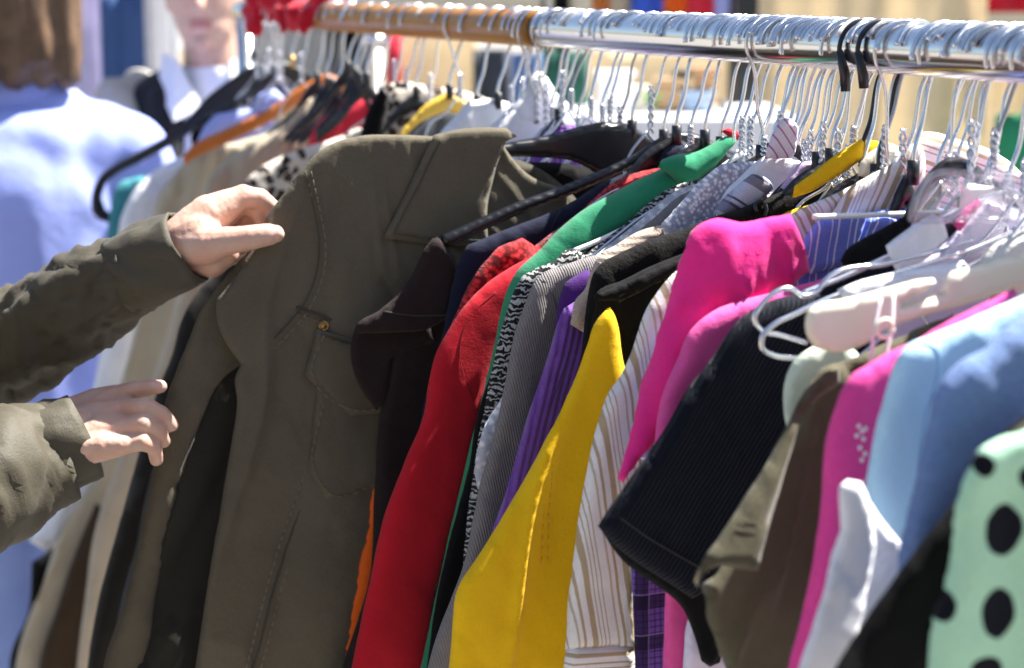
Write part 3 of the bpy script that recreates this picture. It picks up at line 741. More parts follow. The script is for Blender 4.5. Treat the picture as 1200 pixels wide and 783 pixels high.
_, f2 = panel('collar', [(929, 232), (931, 218), (955, 200), (985, 178), (1009, 163), (1014, 168), (1010, 187), (990, 202), (965, 217), (945, 227)], s, M('yellow'), g, dw=-.006, T=.005, e=.008, amp=.002, res=.004)
panel('collar_band', [(1008, 163), (1025, 165), (1042, 167), (1048, 176), (1025, 186), (1008, 190)], s, M('yellow'), g, dw=.004, T=.004, e=.006, amp=.002, res=.004)
torso(g, s, 'yellow', ul=-.06)
hanger('plastic', .207, 'black plastic hanger of the yellow shirt')
s = .195
g = garment('shirt', 'cream shirt, only its collar showing between the yellow and the striped collars', 'shirt', s)
panel('collar', [(1006, 206), (1008, 191), (1022, 177), (1045, 168), (1058, 175), (1045, 195), (1020, 210)], s, M('cream'), g, T=.006, e=.009, amp=.002, res=.004)
torso(g, s, 'cream', ul=-.06)
hanger('plastic', .190, 'black plastic hanger of the cream shirt', half=.18)
s = .168
g = garment('shirt', 'white shirt with tan stripes, wide collar and a long cuffed sleeve', 'shirt', s)
_, f1 = panel('sleeve', [(850, 300), (815, 305), (789, 320), (770, 342), (757, 360), (746, 392), (737, 420), (727, 440), (714, 457), (699, 503), (681, 596), (669, 689), (663, 762), (744, 758), (742, 700), (742, 668), (775, 560), (800, 440), (860, 330)], s, M('tan_striped'), g, T=.012, e=.03, amp=.007, freq=13, anchor=(800, 220), ang=9, res=.005)
panel('cuff', [(664, 757), (742, 752), (744, 783), (744, 840), (658, 840), (660, 790)], s, M('tan_striped_cross'), g, T=.011, e=.01, amp=.003, ang=-4)
_, f2 = panel('collar', [(1075, 164), (1061, 175), (1042, 193), (1020, 205), (996, 220), (975, 250), (958, 280), (945, 303), (985, 312), (1020, 300), (1060, 270), (1078, 235), (1084, 200), (1083, 180)], s, M('tan_striped'), g, dw=-.014, T=.006, e=.012, amp=.005, freq=14, ang=-24, res=.005)
panel('yoke', [(1000, 216), (970, 231), (935, 247), (924, 253), (922, 285), (935, 305), (950, 305), (965, 270), (985, 240), (1005, 225)], s, M('tan_striped'), g, dw=-.004, T=.007, e=.012, amp=.004, ang=28, res=.005)
panel('body', [(1068, 172), (1080, 155), (1095, 155), (1125, 164), (1150, 171), (1180, 187), (1200, 205), (1240, 240), (1260, 400), (1240, 700), (900, 700), (950, 400), (1000, 300)], s, M('tan_striped_cross'), g, dw=.005, T=.007, e=.016, amp=.004, ang=-18)
hanger('wire', .160, 'tall twisted wire hanger in front of the tan striped collar', half=.20, drop=.07, flip=True, neck=-.125, twist=.05)
s = .143
g = garment('shirt', 'blue shirt with white stripes, its folded collar right of the hot pink top', 'shirt', s)
_, f1 = panel('collar', [(963, 256), (975, 252), (992, 250), (1013, 250), (1016, 255), (1006, 285), (990, 309), (970, 316), (951, 322), (944, 308), (938, 290), (948, 272)], s, M('blue_striped'), g, dw=-.006, T=.006, e=.009, amp=.002, ang=-8, res=.004)
panel('collar', [(1014, 252), (1030, 254), (1048, 256), (1062, 264), (1050, 282), (1020, 302), (990, 312), (1004, 285)], s, M('blue_striped'), g, dw=-.002, T=.005, e=.008, amp=.002, ang=-20, res=.004)
panel('sleeve', [(800, 385), (773, 406), (762, 432), (752, 470), (746, 520), (760, 560), (800, 540), (830, 430)], s, M('blue_check'), g, T=.010, e=.02, amp=.005, ang=10)
torso(g, s, 'blue_striped', ul=-.06)
hanger('plastic', .136, 'black plastic hanger of the blue striped shirt', half=.05, drop=.08)
s = .150
g = garment('shirt', 'dark purple plaid shirt, a strip low between the striped cuff and the pink hem', 'shirt', s)
panel('body', [(741, 620), (740, 660), (741, 700), (743, 783), (743, 840), (860, 840), (860, 600), (780, 560)], s, M('purple_plaid'), g, T=.007, e=.015, amp=.006, freq=24)
torso(g, s, 'purple_plaid', ul=-.04)
hanger('wire', .152, 'wire hanger of the purple plaid shirt', half=.05, drop=.08)
s = .112
g = garment('top', 'hot pink velour top thrown over the hangers, glowing in the sun', 'top', s)
_, f1 = panel('body', [(925, 250), (905, 254), (885, 259), (870, 261), (857, 258), (844, 256), (830, 259), (818, 266), (808, 281), (800, 305), (793, 335), (786, 360), (776, 390), (770, 412), (760, 445), (748, 488), (735, 530), (724, 561), (732, 567), (768, 520), (810, 470), (860, 420), (900, 350), (925, 336), (949, 319), (945, 305), (935, 270)], s, M('hot_pink'), g, T=.016, e=.028, puff=True, amp=.017, freq=30, anchor=(880, 200), wr=.003, res=.005)
torso(g, s, 'hot_pink', ul=-.0, dw=.012)
hanger('plastic', .103, 'black plastic hanger of the hot pink top', half=.05, drop=.08)
s = .092
g = garment('top', 'softer pink top tucked between the hot pink and the ribbed black ones', 'top', s)
panel('sleeve', [(985, 318), (955, 330), (930, 336), (900, 344), (870, 352), (836, 364), (817, 377), (804, 393), (793, 420), (781, 445), (772, 478), (766, 520), (760, 600), (860, 600), (920, 420), (990, 345)], s, M('pink'), g, T=.010, e=.025, amp=.005, freq=16, anchor=(850, 280))
panel('body', [(782, 620), (779, 700), (776, 783), (774, 840), (815, 840), (830, 700), (860, 600)], s, M('pink'), g, T=.007, e=.012, amp=.004)
torso(g, s, 'pink', ul=-.0)
hanger('wire', .088, 'wire hanger of the softer pink top', half=.05, drop=.08)
s = .080
g = garment('top', 'pale lilac top whose hem shows low under the ribbed black sleeve', 'top', s)
panel('body', [(812, 700), (805, 735), (801, 783), (799, 840), (960, 840), (960, 660), (880, 640)], s, M('lilac_white'), g, T=.006, e=.012, amp=.004)
torso(g, s, 'lilac_white', ul=.02)
hanger('wire', .078, 'wire hanger of the pale lilac top', half=.05, drop=.08)

# ---- black ribbed, lavender, plastic cover
s = .052
g = garment('t_shirt', 'black finely ribbed short-sleeved top with a wide open sleeve', 't-shirt', s)
_, f1 = panel('sleeve_lining', [(704, 619), (714, 637), (730, 657), (766, 684), (797, 709), (815, 748), (821, 774), (831, 781), (843, 776), (850, 740), (858, 660), (860, 600), (760, 590)], s, M('black'), g, dw=.012, T=.006, e=.01, amp=.002)
_, f1 = panel('sleeve', [(888, 360), (875, 368), (858, 384), (835, 418), (808, 452), (771, 514), (745, 551), (724, 580), (700, 616), (712, 631), (740, 655), (775, 678), (812, 702), (832, 690), (848, 650), (880, 600), (930, 520), (980, 440), (1020, 370), (960, 345)], s, M('black_rib'), g, dw=-.003, T=.012, e=.022, amp=.005, freq=10, anchor=(900, 280), ang=-33)
panel('body', [(888, 361), (915, 350), (943, 340), (970, 330), (995, 320), (1042, 307), (1080, 290), (1150, 310), (1200, 420), (1180, 800), (900, 800), (900, 600), (930, 450), (905, 380)], s, M('black_rib'), g, dw=.008, T=.009, e=.02, amp=.004, ang=-50)
seam('sleeve_hem', [(722, 604), (750, 624), (790, 648), (826, 668)], s, f1, .0008, 'thread_black', g, dw=-.003)
hanger('plastic', .066, 'black plastic hanger of the ribbed black top, bare black arm beside the clear plastic cover', neck=-.118, outline=[(1056, 262), (1062, 245), (1075, 220), (1090, 200), (1106, 187), (1118, 184), (1135, 188), (1160, 205), (1200, 240), (1194, 250), (1150, 218), (1120, 204), (1100, 212), (1084, 232), (1070, 262)])
s = .064
g = garment('cardigan', 'black collar of a knitted cardigan folded across the blue striped collar', 'cardigan', s)
panel('collar', [(992, 293), (1010, 281), (1040, 265), (1062, 253), (1069, 262), (1066, 283), (1045, 298), (1012, 309), (990, 316), (986, 305)], s, M('black'), g, dw=-.004, T=.009, e=.012, amp=.002, res=.004)
torso(g, s, 'black', ul=-.0)
hanger('wire', .059, 'wire hanger of the black cardigan', half=.05, drop=.08)
s = .020
g = garment('shirt', 'lavender shirt with a spread collar and a white paper label', 'shirt', s)
panel('body', [(1053, 318), (1100, 290), (1140, 255), (1156, 238), (1185, 245), (1215, 258), (1260, 300), (1280, 600), (1060, 600), (1040, 380)], s, M('lavender'), g, T=.007, e=.014, amp=.005)
panel('collar', [(1037, 288), (1050, 278), (1068, 266), (1094, 250), (1107, 261), (1113, 280), (1092, 300), (1068, 315), (1053, 323), (1044, 305)], s, M('white_cotton'), g, dw=-.015, T=.005, e=.008, amp=.002, res=.004)
panel('collar', [(1156, 234), (1170, 240), (1183, 247), (1176, 275), (1149, 301), (1120, 312), (1090, 320), (1098, 302), (1112, 280), (1132, 260)], s, M('lilac_white'), g, dw=-.015, T=.005, e=.008, amp=.003, res=.004)
panel('paper_label', [(1127, 214), (1180, 221), (1178, 242), (1124, 246)], s, M('label_white'), g, dw=-.008, T=.0012, e=.002, amp=.001, wr=0, res=.004)
panel('neck_lining', [(1116, 262), (1130, 246), (1146, 232), (1152, 240), (1138, 256), (1124, 272)], s, M('magenta'), g, dw=-.018, T=.003, e=.004, amp=.001, res=.004)
s = .028
g = garment('garment_cover', 'clear plastic shoulder cover with a thick white rim over the lavender shirt', 'garment cover', s)
CP = [(1067, 257), (1073, 235), (1083, 213), (1096, 204), (1130, 203), (1165, 205), (1200, 209), (1240, 220), (1250, 262), (1200, 262), (1130, 257), (1090, 258)]
panel('sheet', CP, s, M('clear_plastic'), g, dw=-.034, T=.004, e=.01, amp=.004, wr=.002, freq=40, res=.005)
q = spline([uv_of(x, y, s - .034) for x, y in CP], .004)
link('rim', mesh_of('rim', tube_geo([(a, -.034, b) for a, b in q], .0028, 8, closed=True)), M('clear_plastic'), g)
hanger('plastic', .040, 'clear shouldered hanger under the plastic cover', half=.15, neck=-.105)

# ---- the two bare wire hangers and the cream plastic one in front
def wire_from(label, s, pts, r=.0021, flip=False, neckp=None, mat='wire'):
    o = hung('wire_hanger', label, 'hanger', s, HK)
    n = neckp
    tubes('hook', [hook_path(flip, .025, 15, n)], .0019, M('wire'), o)
    tw = [[(.0024 * math.cos(i * .55 + k * math.pi), .0024 * math.sin(i * .55 + k * math.pi), n + .02 - i * .0013) for i in range(32)] for k in range(2)]
    tubes('twisted_neck', tw, .0016, M('wire'), o, seg=6)
    q = [uv_of(x, y, s) for x, y in pts]
    Q = spline(q, .003, closed=False, corner=100)
    R = [(-u, v) for u, v in Q[:1]]
    mir = [(0, 0, n - .022)] + [(-u, 0, v) for u, v in Q]
    tubes('arms', [[(0, 0, n - .022)] + [(u, 0, v) for u, v in Q], mir], r, M(mat), o)
    return o
wire_from('bare notched wire hanger, upper of the two reaching over the ribbed black top', .004, [(1180, 262), (1150, 276), (1040, 309), (968, 328), (957, 342), (941, 347), (925, 338), (905, 345), (892, 358), (884, 374), (891, 386), (915, 393), (945, 402)], neckp=-.150)
wire_from('bare notched wire hanger, lower of the two and nearer the cream hanger', -.018, [(1186, 272), (1150, 288), (1040, 324), (955, 357), (930, 369), (905, 382), (893, 396), (893, 408), (905, 416), (930, 420), (990, 425)], neckp=-.142)
wire_from('thin bare wire hanger slanting down past the white paper label', .012, [(1187, 213), (1178, 222), (1147, 233), (1110, 258), (1056, 293), (1030, 306), (985, 326), (940, 344)], neckp=-.106)
o = hung('wire_hanger', 'long thin bright hanger lying flat across the striped collar', 'hanger', .10, HK)
q = [uv_of(x, y, .125) for x, y in ((924, 248), (960, 247), (1020, 245), (1080, 243), (1140, 240), (1200, 236))]
tubes('arms', [[(u, -.012, v) for u, v in spline(q, .004, closed=False)]], .0022, M('white_wire'), o)
tubes('hook', [list(hook_path(False, .024, 20, -.13))], .0019, M('wire'), o)
tubes('neck_bend', [[(0, 0, -.13), (0, -.006, -.145), (0, -.012, -.153)]], .0019, M('wire'), o)

s = -.052
g = garment('shirt', 'thin pale green shirt edge between the ribbed black and the brown sleeves', 'shirt', s)
panel('sleeve', [(985, 395), (955, 404), (938, 414), (926, 428), (919, 450), (918, 480), (925, 520), (980, 500), (1020, 430)], s, M('pale_green'), g, dw=.012, T=.006, e=.012, amp=.003)
torso(g, s, 'pale_green', ul=.0)
s = -.044
hanger('wire', -.03, 'wire hanger of the pale green shirt', half=.15)
g = garment('shirt', 'white shirt lying pale behind the cream hanger', 'shirt', s + .022)
panel('shoulder', [(1000, 345), (1030, 333), (1065, 325), (1105, 318), (1150, 310), (1170, 330), (1100, 360), (1020, 375)], s, M('white_cotton'), g, dw=-.0, T=.006, e=.01, amp=.003)
torso(g, s, 'white_cotton', ul=.0)
g = garment('sweater', 'fluffy white knit bunched beside the lavender collar', 'knitwear', -.028)
panel('knit', [(1148, 318), (1158, 298), (1170, 284), (1188, 274), (1212, 262), (1240, 270), (1240, 350), (1165, 345)], -.028, M('white_fluff'), g, T=.016, e=.02, puff=True, amp=.008, wr=.006, freq=60, res=.004)
hanger('plastic', -.036, 'black plastic hanger carrying the fluffy white knit', half=.14, neck=-.14)

s = -.080
g = garment('t_shirt', 'faded brown t-shirt with a pale turned-up short sleeve', 't-shirt', s)
panel('body', [(1120, 368), (1085, 382), (1040, 402), (1018, 411), (990, 424), (962, 440), (935, 500), (895, 580), (855, 640), (815, 682), (819, 712), (835, 748), (848, 783), (852, 840), (1000, 840), (1030, 600), (1060, 480), (1130, 400)], s, M('olive_brown'), g, dw=.006, T=.010, e=.02, amp=.020, freq=26, anchor=(960, 380), res=.005)
_, f1 = panel('sleeve', [(985, 425), (964, 431), (951, 446), (941, 462), (920, 500), (902, 534), (871, 586), (842, 630), (823, 657), (813, 681), (818, 690), (826, 672), (841, 664), (865, 667), (889, 669), (897, 632), (907, 596), (925, 535), (947, 482), (985, 450)], s, M('olive_brown'), g, dw=-.012, T=.009, e=.014, amp=.004, freq=12, ang=-30, slope=(0, .28))
for d in (6, 14): seam('hem_stitching', [(866 + d * .7, 634 - d * 1.3), (880 + d * .5, 636 - d * 1.3), (890 + d * .4, 637 - d * 1.3)], s, f1, .0004, 'thread_brown', g, dw=-.054)
hanger('plastic', -.068, 'cream plastic hanger with a rounded end, lying in front of the brown t-shirt', neck=-.165, mat='cream_plastic', dw=-.03, thin=.0034, outline=[(944, 372), (947, 363), (957, 357), (990, 350), (1040, 337), (1080, 327), (1094, 326), (1097, 331), (1090, 337), (1058, 352), (1056, 360), (1088, 350), (1103, 345), (1106, 330), (1115, 318), (1150, 309), (1200, 297), (1260, 282), (1330, 290), (1340, 315), (1260, 318), (1200, 336), (1120, 360), (1054, 380), (1036, 388), (1020, 400), (985, 413), (955, 408), (945, 392)])
g = garment('ribbon_loop', 'white hanging ribbon loop dangling from the cream hanger down to the white collar', 'ribbon', -.125)
q1 = [uv_of(x, y, -.125) for x, y in ((1047, 345), (1046, 375), (1038, 420), (1026, 480), (1016, 530), (1011, 566))]
q2 = [uv_of(x, y, -.125) for x, y in ((1032, 350), (1026, 380), (1020, 430), (1015, 490), (1010, 530), (1009, 566))]
for q in (q1, q2):
    Q = spline(q, .004, closed=False); G = tube_geo([(u, 0, v) for u, v in Q], .0042, 8, flat=.2)
    link('ribbon', mesh_of('ribbon', G), M('white_ribbon'), g)
tubes('ring', [[(uv_of(1033, 384, -.125)[0] + .006 * math.cos(i * .35), -.004, uv_of(1033, 384, -.125)[1] + .006 * math.sin(i * .35)) for i in range(19)]], .0015, M('cream_plastic'), g)
s = -.150
g = garment('t_shirt', 'magenta pink t-shirt with a little sparkle print, beside the light blue shirt', 't-shirt', s)
_, f1 = panel('body', [(1190, 338), (1168, 349), (1120, 371), (1077, 397), (1040, 413), (1018, 426), (1000, 436), (989, 449), (978, 480), (969, 514), (964, 586), (958, 630), (952, 670), (940, 730), (926, 783), (915, 840), (1050, 840), (1080, 600), (1100, 440), (1200, 362)], s, M('magenta'), g, T=.009, e=.03, amp=.008, freq=20, anchor=(1020, 340))
gs = []
for (x, y) in ((1000, 497), (1004, 503), (998, 508), (1006, 512), (1001, 522), (1003, 536), (1008, 500), (1007, 529)):
    p = f1([uv_of(x, y, s)])[0]; gs.append(ell_geo((p[0], p[1] - .001, p[2]), .0016, .001, .0016, seg=8))
link('sparkle_print', mesh_of('sparkle_print', geo_join(gs)), M('white_paint'), g)
torso(g, s, 'magenta', ul=-.02)
hanger('plastic', -.142, 'black plastic hanger of the magenta t-shirt', half=.15, neck=-.13, drop=.08)
s = -.190
g = garment('shirt', 'light blue smooth shirt behind the white collar and the blue sweater', 'shirt', s)
_, f1 = panel('body', [(1260, 318), (1200, 345), (1160, 363), (1120, 380), (1085, 395), (1063, 403), (1051, 418), (1041, 450), (1030, 490), (1019, 540), (1013, 572), (1010, 640), (1010, 840), (1200, 840), (1220, 600), (1260, 400)], s, M('light_blue'), g, T=.011, e=.035, amp=.006, freq=11, anchor=(1090, 330))
seam('armhole_seam', [(1078, 398), (1092, 410), (1090, 440), (1078, 480), (1070, 520), (1066, 570)], s, f1, .0005, 'thread_blue', g)
torso(g, s, 'light_blue', ul=-.02)
hanger('plastic', -.180, 'black plastic hanger of the light blue shirt', half=.15, neck=-.13, drop=.08)
s = -.222
g = garment('shirt', 'white cotton shirt with a creased collar tip, hanging low on the ribbon', 'shirt', s)
panel('body', [(1004, 575), (1018, 586), (1031, 606), (1050, 630), (1069, 652), (1056, 690), (1130, 720), (1130, 840), (930, 840), (960, 740), (985, 660)], s, M('white_cotton'), g, T=.005, e=.008, amp=.005, freq=30, anchor=(1000, 480), wr=.0016, res=.005, corner=25)
panel('collar', [(984, 571), (995, 563), (1009, 565), (1016, 580), (1022, 604), (1026, 640), (1016, 700), (1000, 760), (985, 840), (913, 840), (933, 783), (958, 712), (976, 655), (987, 622)], s, M('white_cotton'), g, dw=-.012, T=.005, e=.008, amp=.006, freq=40, anchor=(998, 500), wr=.0016, res=.004, corner=25)
seam('hem_stitching', [(1032, 616), (1048, 637), (1062, 655)], s, lambda P: np.stack([np.atleast_2d(P)[:, 0], np.full(len(np.atleast_2d(P)), -.006), np.atleast_2d(P)[:, 1]], 1), .0005, 'thread_grey', g, dash=(2, 2))
torso(g, s, 'white_cotton', ul=-.02)
hanger('wire', -.214, 'wire hanger of the low white cotton shirt', half=.12, neck=-.13)
s = -.262
g = garment('sweater', 'heathered blue sweater with rounded shoulder at the right edge', 'sweater', s)
panel('sleeve', [(1280, 335), (1240, 352), (1200, 371), (1170, 392), (1154, 407), (1125, 424), (1108, 442), (1096, 466), (1090, 490), (1078, 530), (1067, 576), (1056, 625), (1052, 660), (1060, 840), (1260, 840), (1280, 450)], s, M('periwinkle'), g, T=.016, e=.05, amp=.007, freq=14, anchor=(1130, 340), wr=.002)
torso(g, s, 'periwinkle', ul=-.02)
hanger('plastic', -.252, 'black plastic hanger of the heathered blue sweater', half=.15, neck=-.13, drop=.08)
s = -.305
g = garment('top', 'smooth black top with a grey bound edge, in front of the blue sweater', 'top', s)
BE = [(1280, 440), (1240, 462), (1200, 490), (1172, 512), (1150, 545), (1131, 578), (1100, 615), (1069, 653), (1030, 708), (994, 761), (962, 808), (940, 840)]
_, f1 = panel('body', BE + [(1280, 840)], s, M('black'), g, T=.009, e=.02, amp=.006, freq=12, anchor=(1250, 350))
seam('bound_edge', [(1275, 449), (1240, 468), (1202, 495), (1176, 517), (1155, 548), (1136, 582)], s, f1, .0024, 'thread_dark', g)
torso(g, s, 'black', ul=-.02)
hanger('plastic', -.295, 'black plastic hanger of the smooth black top', half=.15, neck=-.13, drop=.08)
s = -.342
for (x, y, rx, ry) in ((1170, 619, 18, 29), (1164, 716, 17, 27), (1199, 553, 15, 14), (1151, 545, 9, 12), (1203, 697, 9, 20), (1109, 712, 11, 18), (1150, 783, 18, 14), (1226, 630, 18, 24), (1235, 760, 18, 26), (1205, 795, 16, 20), (1290, 640, 4, 12)):
    a = uv_of(x, y, s); b = uv_of(x + rx, y + ry, s); DOTS.append((a[0], a[1], abs(b[0] - a[0]), abs(b[1] - a[1])))
fabric('polka', (.3, .56, .36), pattern=p_dots, weave=.8, sheen=.3, trans=.08)
g = garment('blouse', 'mint green blouse with large black dots, nearest garment at the lower right', 'blouse', s)
panel('sleeve', [(1290, 465), (1240, 485), (1200, 503), (1172, 514), (1150, 527), (1139, 553), (1129, 586), (1123, 640), (1115, 690), (1101, 735), (1097, 783), (1094, 840), (1290, 840)], s, M('polka'), g, T=.013, e=.03, amp=.016, freq=34, anchor=(1180, 440), res=.005)
torso(g, s, 'polka', ul=-.02)
hanger('plastic', -.332, 'black plastic hanger of the mint dotted blouse', half=.15, neck=-.13, drop=.08)

# ---- garments farther along the rail
def far(name, label, cat, s, parts, mat, hk=None, **kw):
    g = garment(name, label, cat, s)
    for nm, pts in parts: panel(nm, pts, s, M(mat), g, **{**dict(T=.016, e=.04, amp=.022, freq=16, res=.008), **kw})
    if hk: hanger(*hk[:1], s - .004, hk[1], **{**dict(half=.085, drop=.07), **(hk[2] if len(hk) > 2 else {})})
    return g
far('shirt', 'white shirt with an upright collar nearest the olive jacket', 'shirt', .93, [('collar', [(655, 150), (600, 148), (592, 128), (606, 118), (618, 98), (630, 80), (641, 92), (655, 113), (668, 122), (692, 128), (720, 150)]), ('body', [(700, 138), (660, 126), (600, 124), (585, 138), (560, 160), (530, 250), (560, 700), (800, 700), (800, 260)])], 'white_cotton', ('plastic', 'black plastic hanger with the upright-collared white shirt', dict(neck=-.1)), T=.010)
far('top', 'purple top, a small patch above the broad black hanger', 'top', .86, [('body', [(630, 170), (640, 154), (655, 146), (672, 146), (690, 150), (760, 220), (760, 600), (560, 600)])], 'purple_cord', ('plastic', 'black plastic hanger of the purple top', dict(half=.085)))
far('shirt', 'white open shirt with a flat collar left of the upright white collar', 'shirt', 1.05, [('body', [(602, 122), (572, 116), (547, 120), (535, 135), (520, 150), (500, 175), (500, 600), (700, 600), (690, 200)])], 'white_cotton', ('plastic', 'black plastic hanger with the flat-collared white shirt', dict(neck=-.09)))
far('coat', 'charcoal coat hanging dark behind the olive jacket sleeve', 'coat', 1.12, [('sleeve', [(400, 190), (330, 240), (260, 310), (215, 370), (200, 420), (185, 455), (160, 535), (135, 620), (113, 700), (100, 783), (96, 840), (330, 840), (420, 400)])], 'charcoal', ('plastic', 'black plastic hanger of the charcoal coat', dict(half=.085)))
far('jacket', 'slate grey jacket, a narrow strip along the olive sleeve', 'jacket', .98, [('sleeve', [(400, 230), (330, 270), (260, 350), (215, 440), (192, 510), (172, 570), (160, 640), (146, 700), (130, 783), (126, 840), (330, 840), (420, 400)])], 'slate', ('plastic', 'black plastic hanger of the slate grey jacket', dict(half=.085)), dw=.0, T=.01)
hanger('plastic', 1.22, 'yellow plastic hanger showing its curved top beside the white shirts', mat='yellow_plastic', half=.17, neck=-.088)
far('shirt', 'grey and white shirt below the yellow hanger', 'shirt', 1.30, [('body', [(540, 128), (515, 126), (490, 138), (470, 155), (465, 200), (465, 600), (600, 600), (590, 180)])], 'slate', ('wire', 'white coated wire hanger on the grey and white shirt', dict(mat='white_wire')))
far('blouse', 'leopard print blouse with frills at its neck', 'blouse', 1.40, [('body', [(580, 118), (540, 106), (500, 100), (470, 96), (452, 98), (440, 112), (432, 130), (428, 160), (440, 500), (600, 500), (610, 160)])], 'leopard', ('wire', 'wire hanger of the frilled leopard blouse'))
far('top', 'black top, a dark lump left of the frilled leopard blouse', 'top', 1.36, [('collar', [(455, 112), (447, 102), (437, 118), (428, 138), (422, 160), (440, 168), (450, 150), (456, 130)])], 'black', ('plastic', 'black plastic hanger of the black lump of a top', dict(half=.12)))
far('coat', 'leopard print coat, its spotted shoulder beside the shopper\'s hand', 'coat', 1.52, [('sleeve', [(440, 148), (420, 150), (398, 160), (360, 172), (320, 187), (301, 198), (288, 213), (288, 235), (292, 330), (250, 600), (245, 840), (420, 840), (470, 300), (470, 170)])], 'leopard', ('wire', 'wire hanger of the leopard coat'))
far('top', 'raspberry red top bunched behind the leopard coat', 'top', 1.68, [('body', [(445, 112), (425, 113), (405, 125), (382, 134), (368, 150), (361, 168), (362, 200), (370, 500), (500, 500), (500, 170), (470, 120)])], 'raspberry', ('plastic', 'glossy black hanger of the raspberry red top', dict(neck=-.075)), amp=.016, freq=30)
far('coat', 'tan coat with a long sleeve, right of the two beige ones', 'coat', 1.85, [('sleeve', [(398, 110), (382, 109), (357, 124), (330, 148), (300, 167), (265, 188), (243, 210), (233, 236), (218, 300), (185, 420), (153, 500), (135, 543), (110, 620), (99, 700), (90, 783), (88, 840), (260, 840), (330, 500), (420, 170)])], 'tan_coat', ('plastic', 'black plastic hanger of the tan coat', dict(half=.085)))
far('coat', 'beige coat with a wide hanging sleeve end, left of the two beige ones', 'coat', 2.03, [('sleeve', [(360, 112), (335, 123), (313, 155), (275, 167), (240, 176), (206, 202), (188, 228), (178, 290), (160, 380), (138, 460), (108, 561), (77, 610), (50, 683), (24, 755), (10, 840), (140, 840), (190, 600), (240, 400), (390, 130)])], 'beige_coat', None)
bc = [o for o in COL.objects if o.get('label', '').startswith('beige coat')][0]
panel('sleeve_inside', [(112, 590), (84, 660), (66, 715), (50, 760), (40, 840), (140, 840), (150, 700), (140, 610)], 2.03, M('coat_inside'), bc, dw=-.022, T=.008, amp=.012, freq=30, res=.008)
hanger('wood', 2.0, 'orange wooden hanger with a thick sloping arm over the beige coat', mat='orange_wood', outline=[(214, 184), (224, 172), (262, 152), (320, 124), (345, 106), (368, 93), (384, 86), (400, 92), (440, 118), (470, 135), (466, 148), (420, 124), (392, 108), (374, 108), (350, 122), (326, 138), (266, 168), (228, 186), (216, 194)], neck=-.078)
far('blouse', 'pale blue blouse with a folded collar beneath the orange hanger', 'blouse', 2.10, [('body', [(292, 128), (270, 131), (253, 134), (240, 149), (232, 165), (225, 200), (260, 400), (360, 300), (330, 140)]), ('collar', [(322, 104), (304, 110), (295, 126), (310, 134), (336, 118)])], 'sky_shirt', ('wire', 'wire hanger of the pale blue blouse'))
far('shirt', 'white long shirt whose pale tail hangs below the shopper\'s cuff', 'shirt', 2.16, [('body', [(240, 165), (215, 182), (182, 200), (156, 224), (142, 252), (135, 300), (110, 450), (80, 560), (50, 612), (34, 634), (57, 648), (88, 610), (150, 560), (260, 300)])], 'white_cotton', ('wire', 'wire hanger of the long white shirt'))
far('top', 'teal printed top, a thin sliver at the left end of the rail', 'top', 2.20, [('body', [(170, 205), (143, 212), (135, 222), (130, 245), (126, 300), (150, 420), (200, 300)])], 'teal_print', None)
far('trousers', 'black trousers hanging low left of the beige coat', 'trousers', 2.12, [('leg', [(120, 560), (58, 645), (38, 660), (32, 720), (15, 760), (10, 840), (90, 840), (160, 600)])], 'black', ('plastic', 'black plastic hanger with the black trousers', dict(half=.15)))
hanger('plastic', 2.26, 'big bare black hanger end curving down against the blue shirt', outline=[(107, 236), (109, 222), (118, 205), (135, 192), (165, 176), (200, 155), (222, 136), (240, 116), (262, 98), (290, 80), (312, 70), (340, 74), (380, 100), (400, 125), (385, 140), (330, 110), (300, 112), (272, 128), (238, 146), (205, 168), (165, 190), (138, 204), (124, 216), (119, 232), (124, 246), (131, 250), (130, 262), (116, 258), (108, 248)], neck=-.075)
tg = far('shirt', 'dark patterned shirt hanging at the far left end of the rail', 'shirt', 2.30, [('body', [(310, 90), (285, 84), (255, 104), (235, 130), (222, 160), (250, 300), (400, 300), (380, 120)])], 'black', None)

# hooks crowding the rail: hangers whose clothes are lost behind the others
def crowd(kind, ss, label, **kw):
    for s_ in ss:
        hanger(kind, s_, label, half=random.uniform(.055, .08), drop=random.uniform(.05, .07), neck=-random.uniform(.080, .112), flip=random.random() < .12, ya=random.uniform(-.5, .5), group=kw.get('group'), hook=random.choice(['wire'] * 6 + ['white_wire', 'old_wire', 'old_wire']))
crowd('wire', [.69, .715, .735, .765, .80, .82, .845, .875, .893], 'wire hanger crowded over the chrome rail just right of the brown sleeve', group='hangers bunched right of the brown sleeve')
crowd('wire', [.92, .945, .965, 1.0, 1.18, 1.45], 'wire hanger hooked over the brown sleeve of the rail', group='hangers over the brown sleeve')
crowd('plastic', [1.58, 1.62, 1.64, 1.73, 1.76, 1.79], 'dark hanger hooked close to the red scarf on the rail', group='hangers near the red scarf')
crowd('wire', [1.94, 2.07, 2.14, 2.19, 2.24, 2.28], 'wire hanger blurred at the far left end of the rail', group='hangers at the far end of the rail')
crowd('wire', [.178, .226, .234, .275, .296, .324, .349, .378], 'silver wire hanger packed on the chrome rail above the striped and yellow collars', group='hangers packed on the near chrome rail')
crowd('wire', [-.008, .030], 'silver wire hanger at the right end of the rail above the clear plastic cover', group='hangers at the right end of the rail')
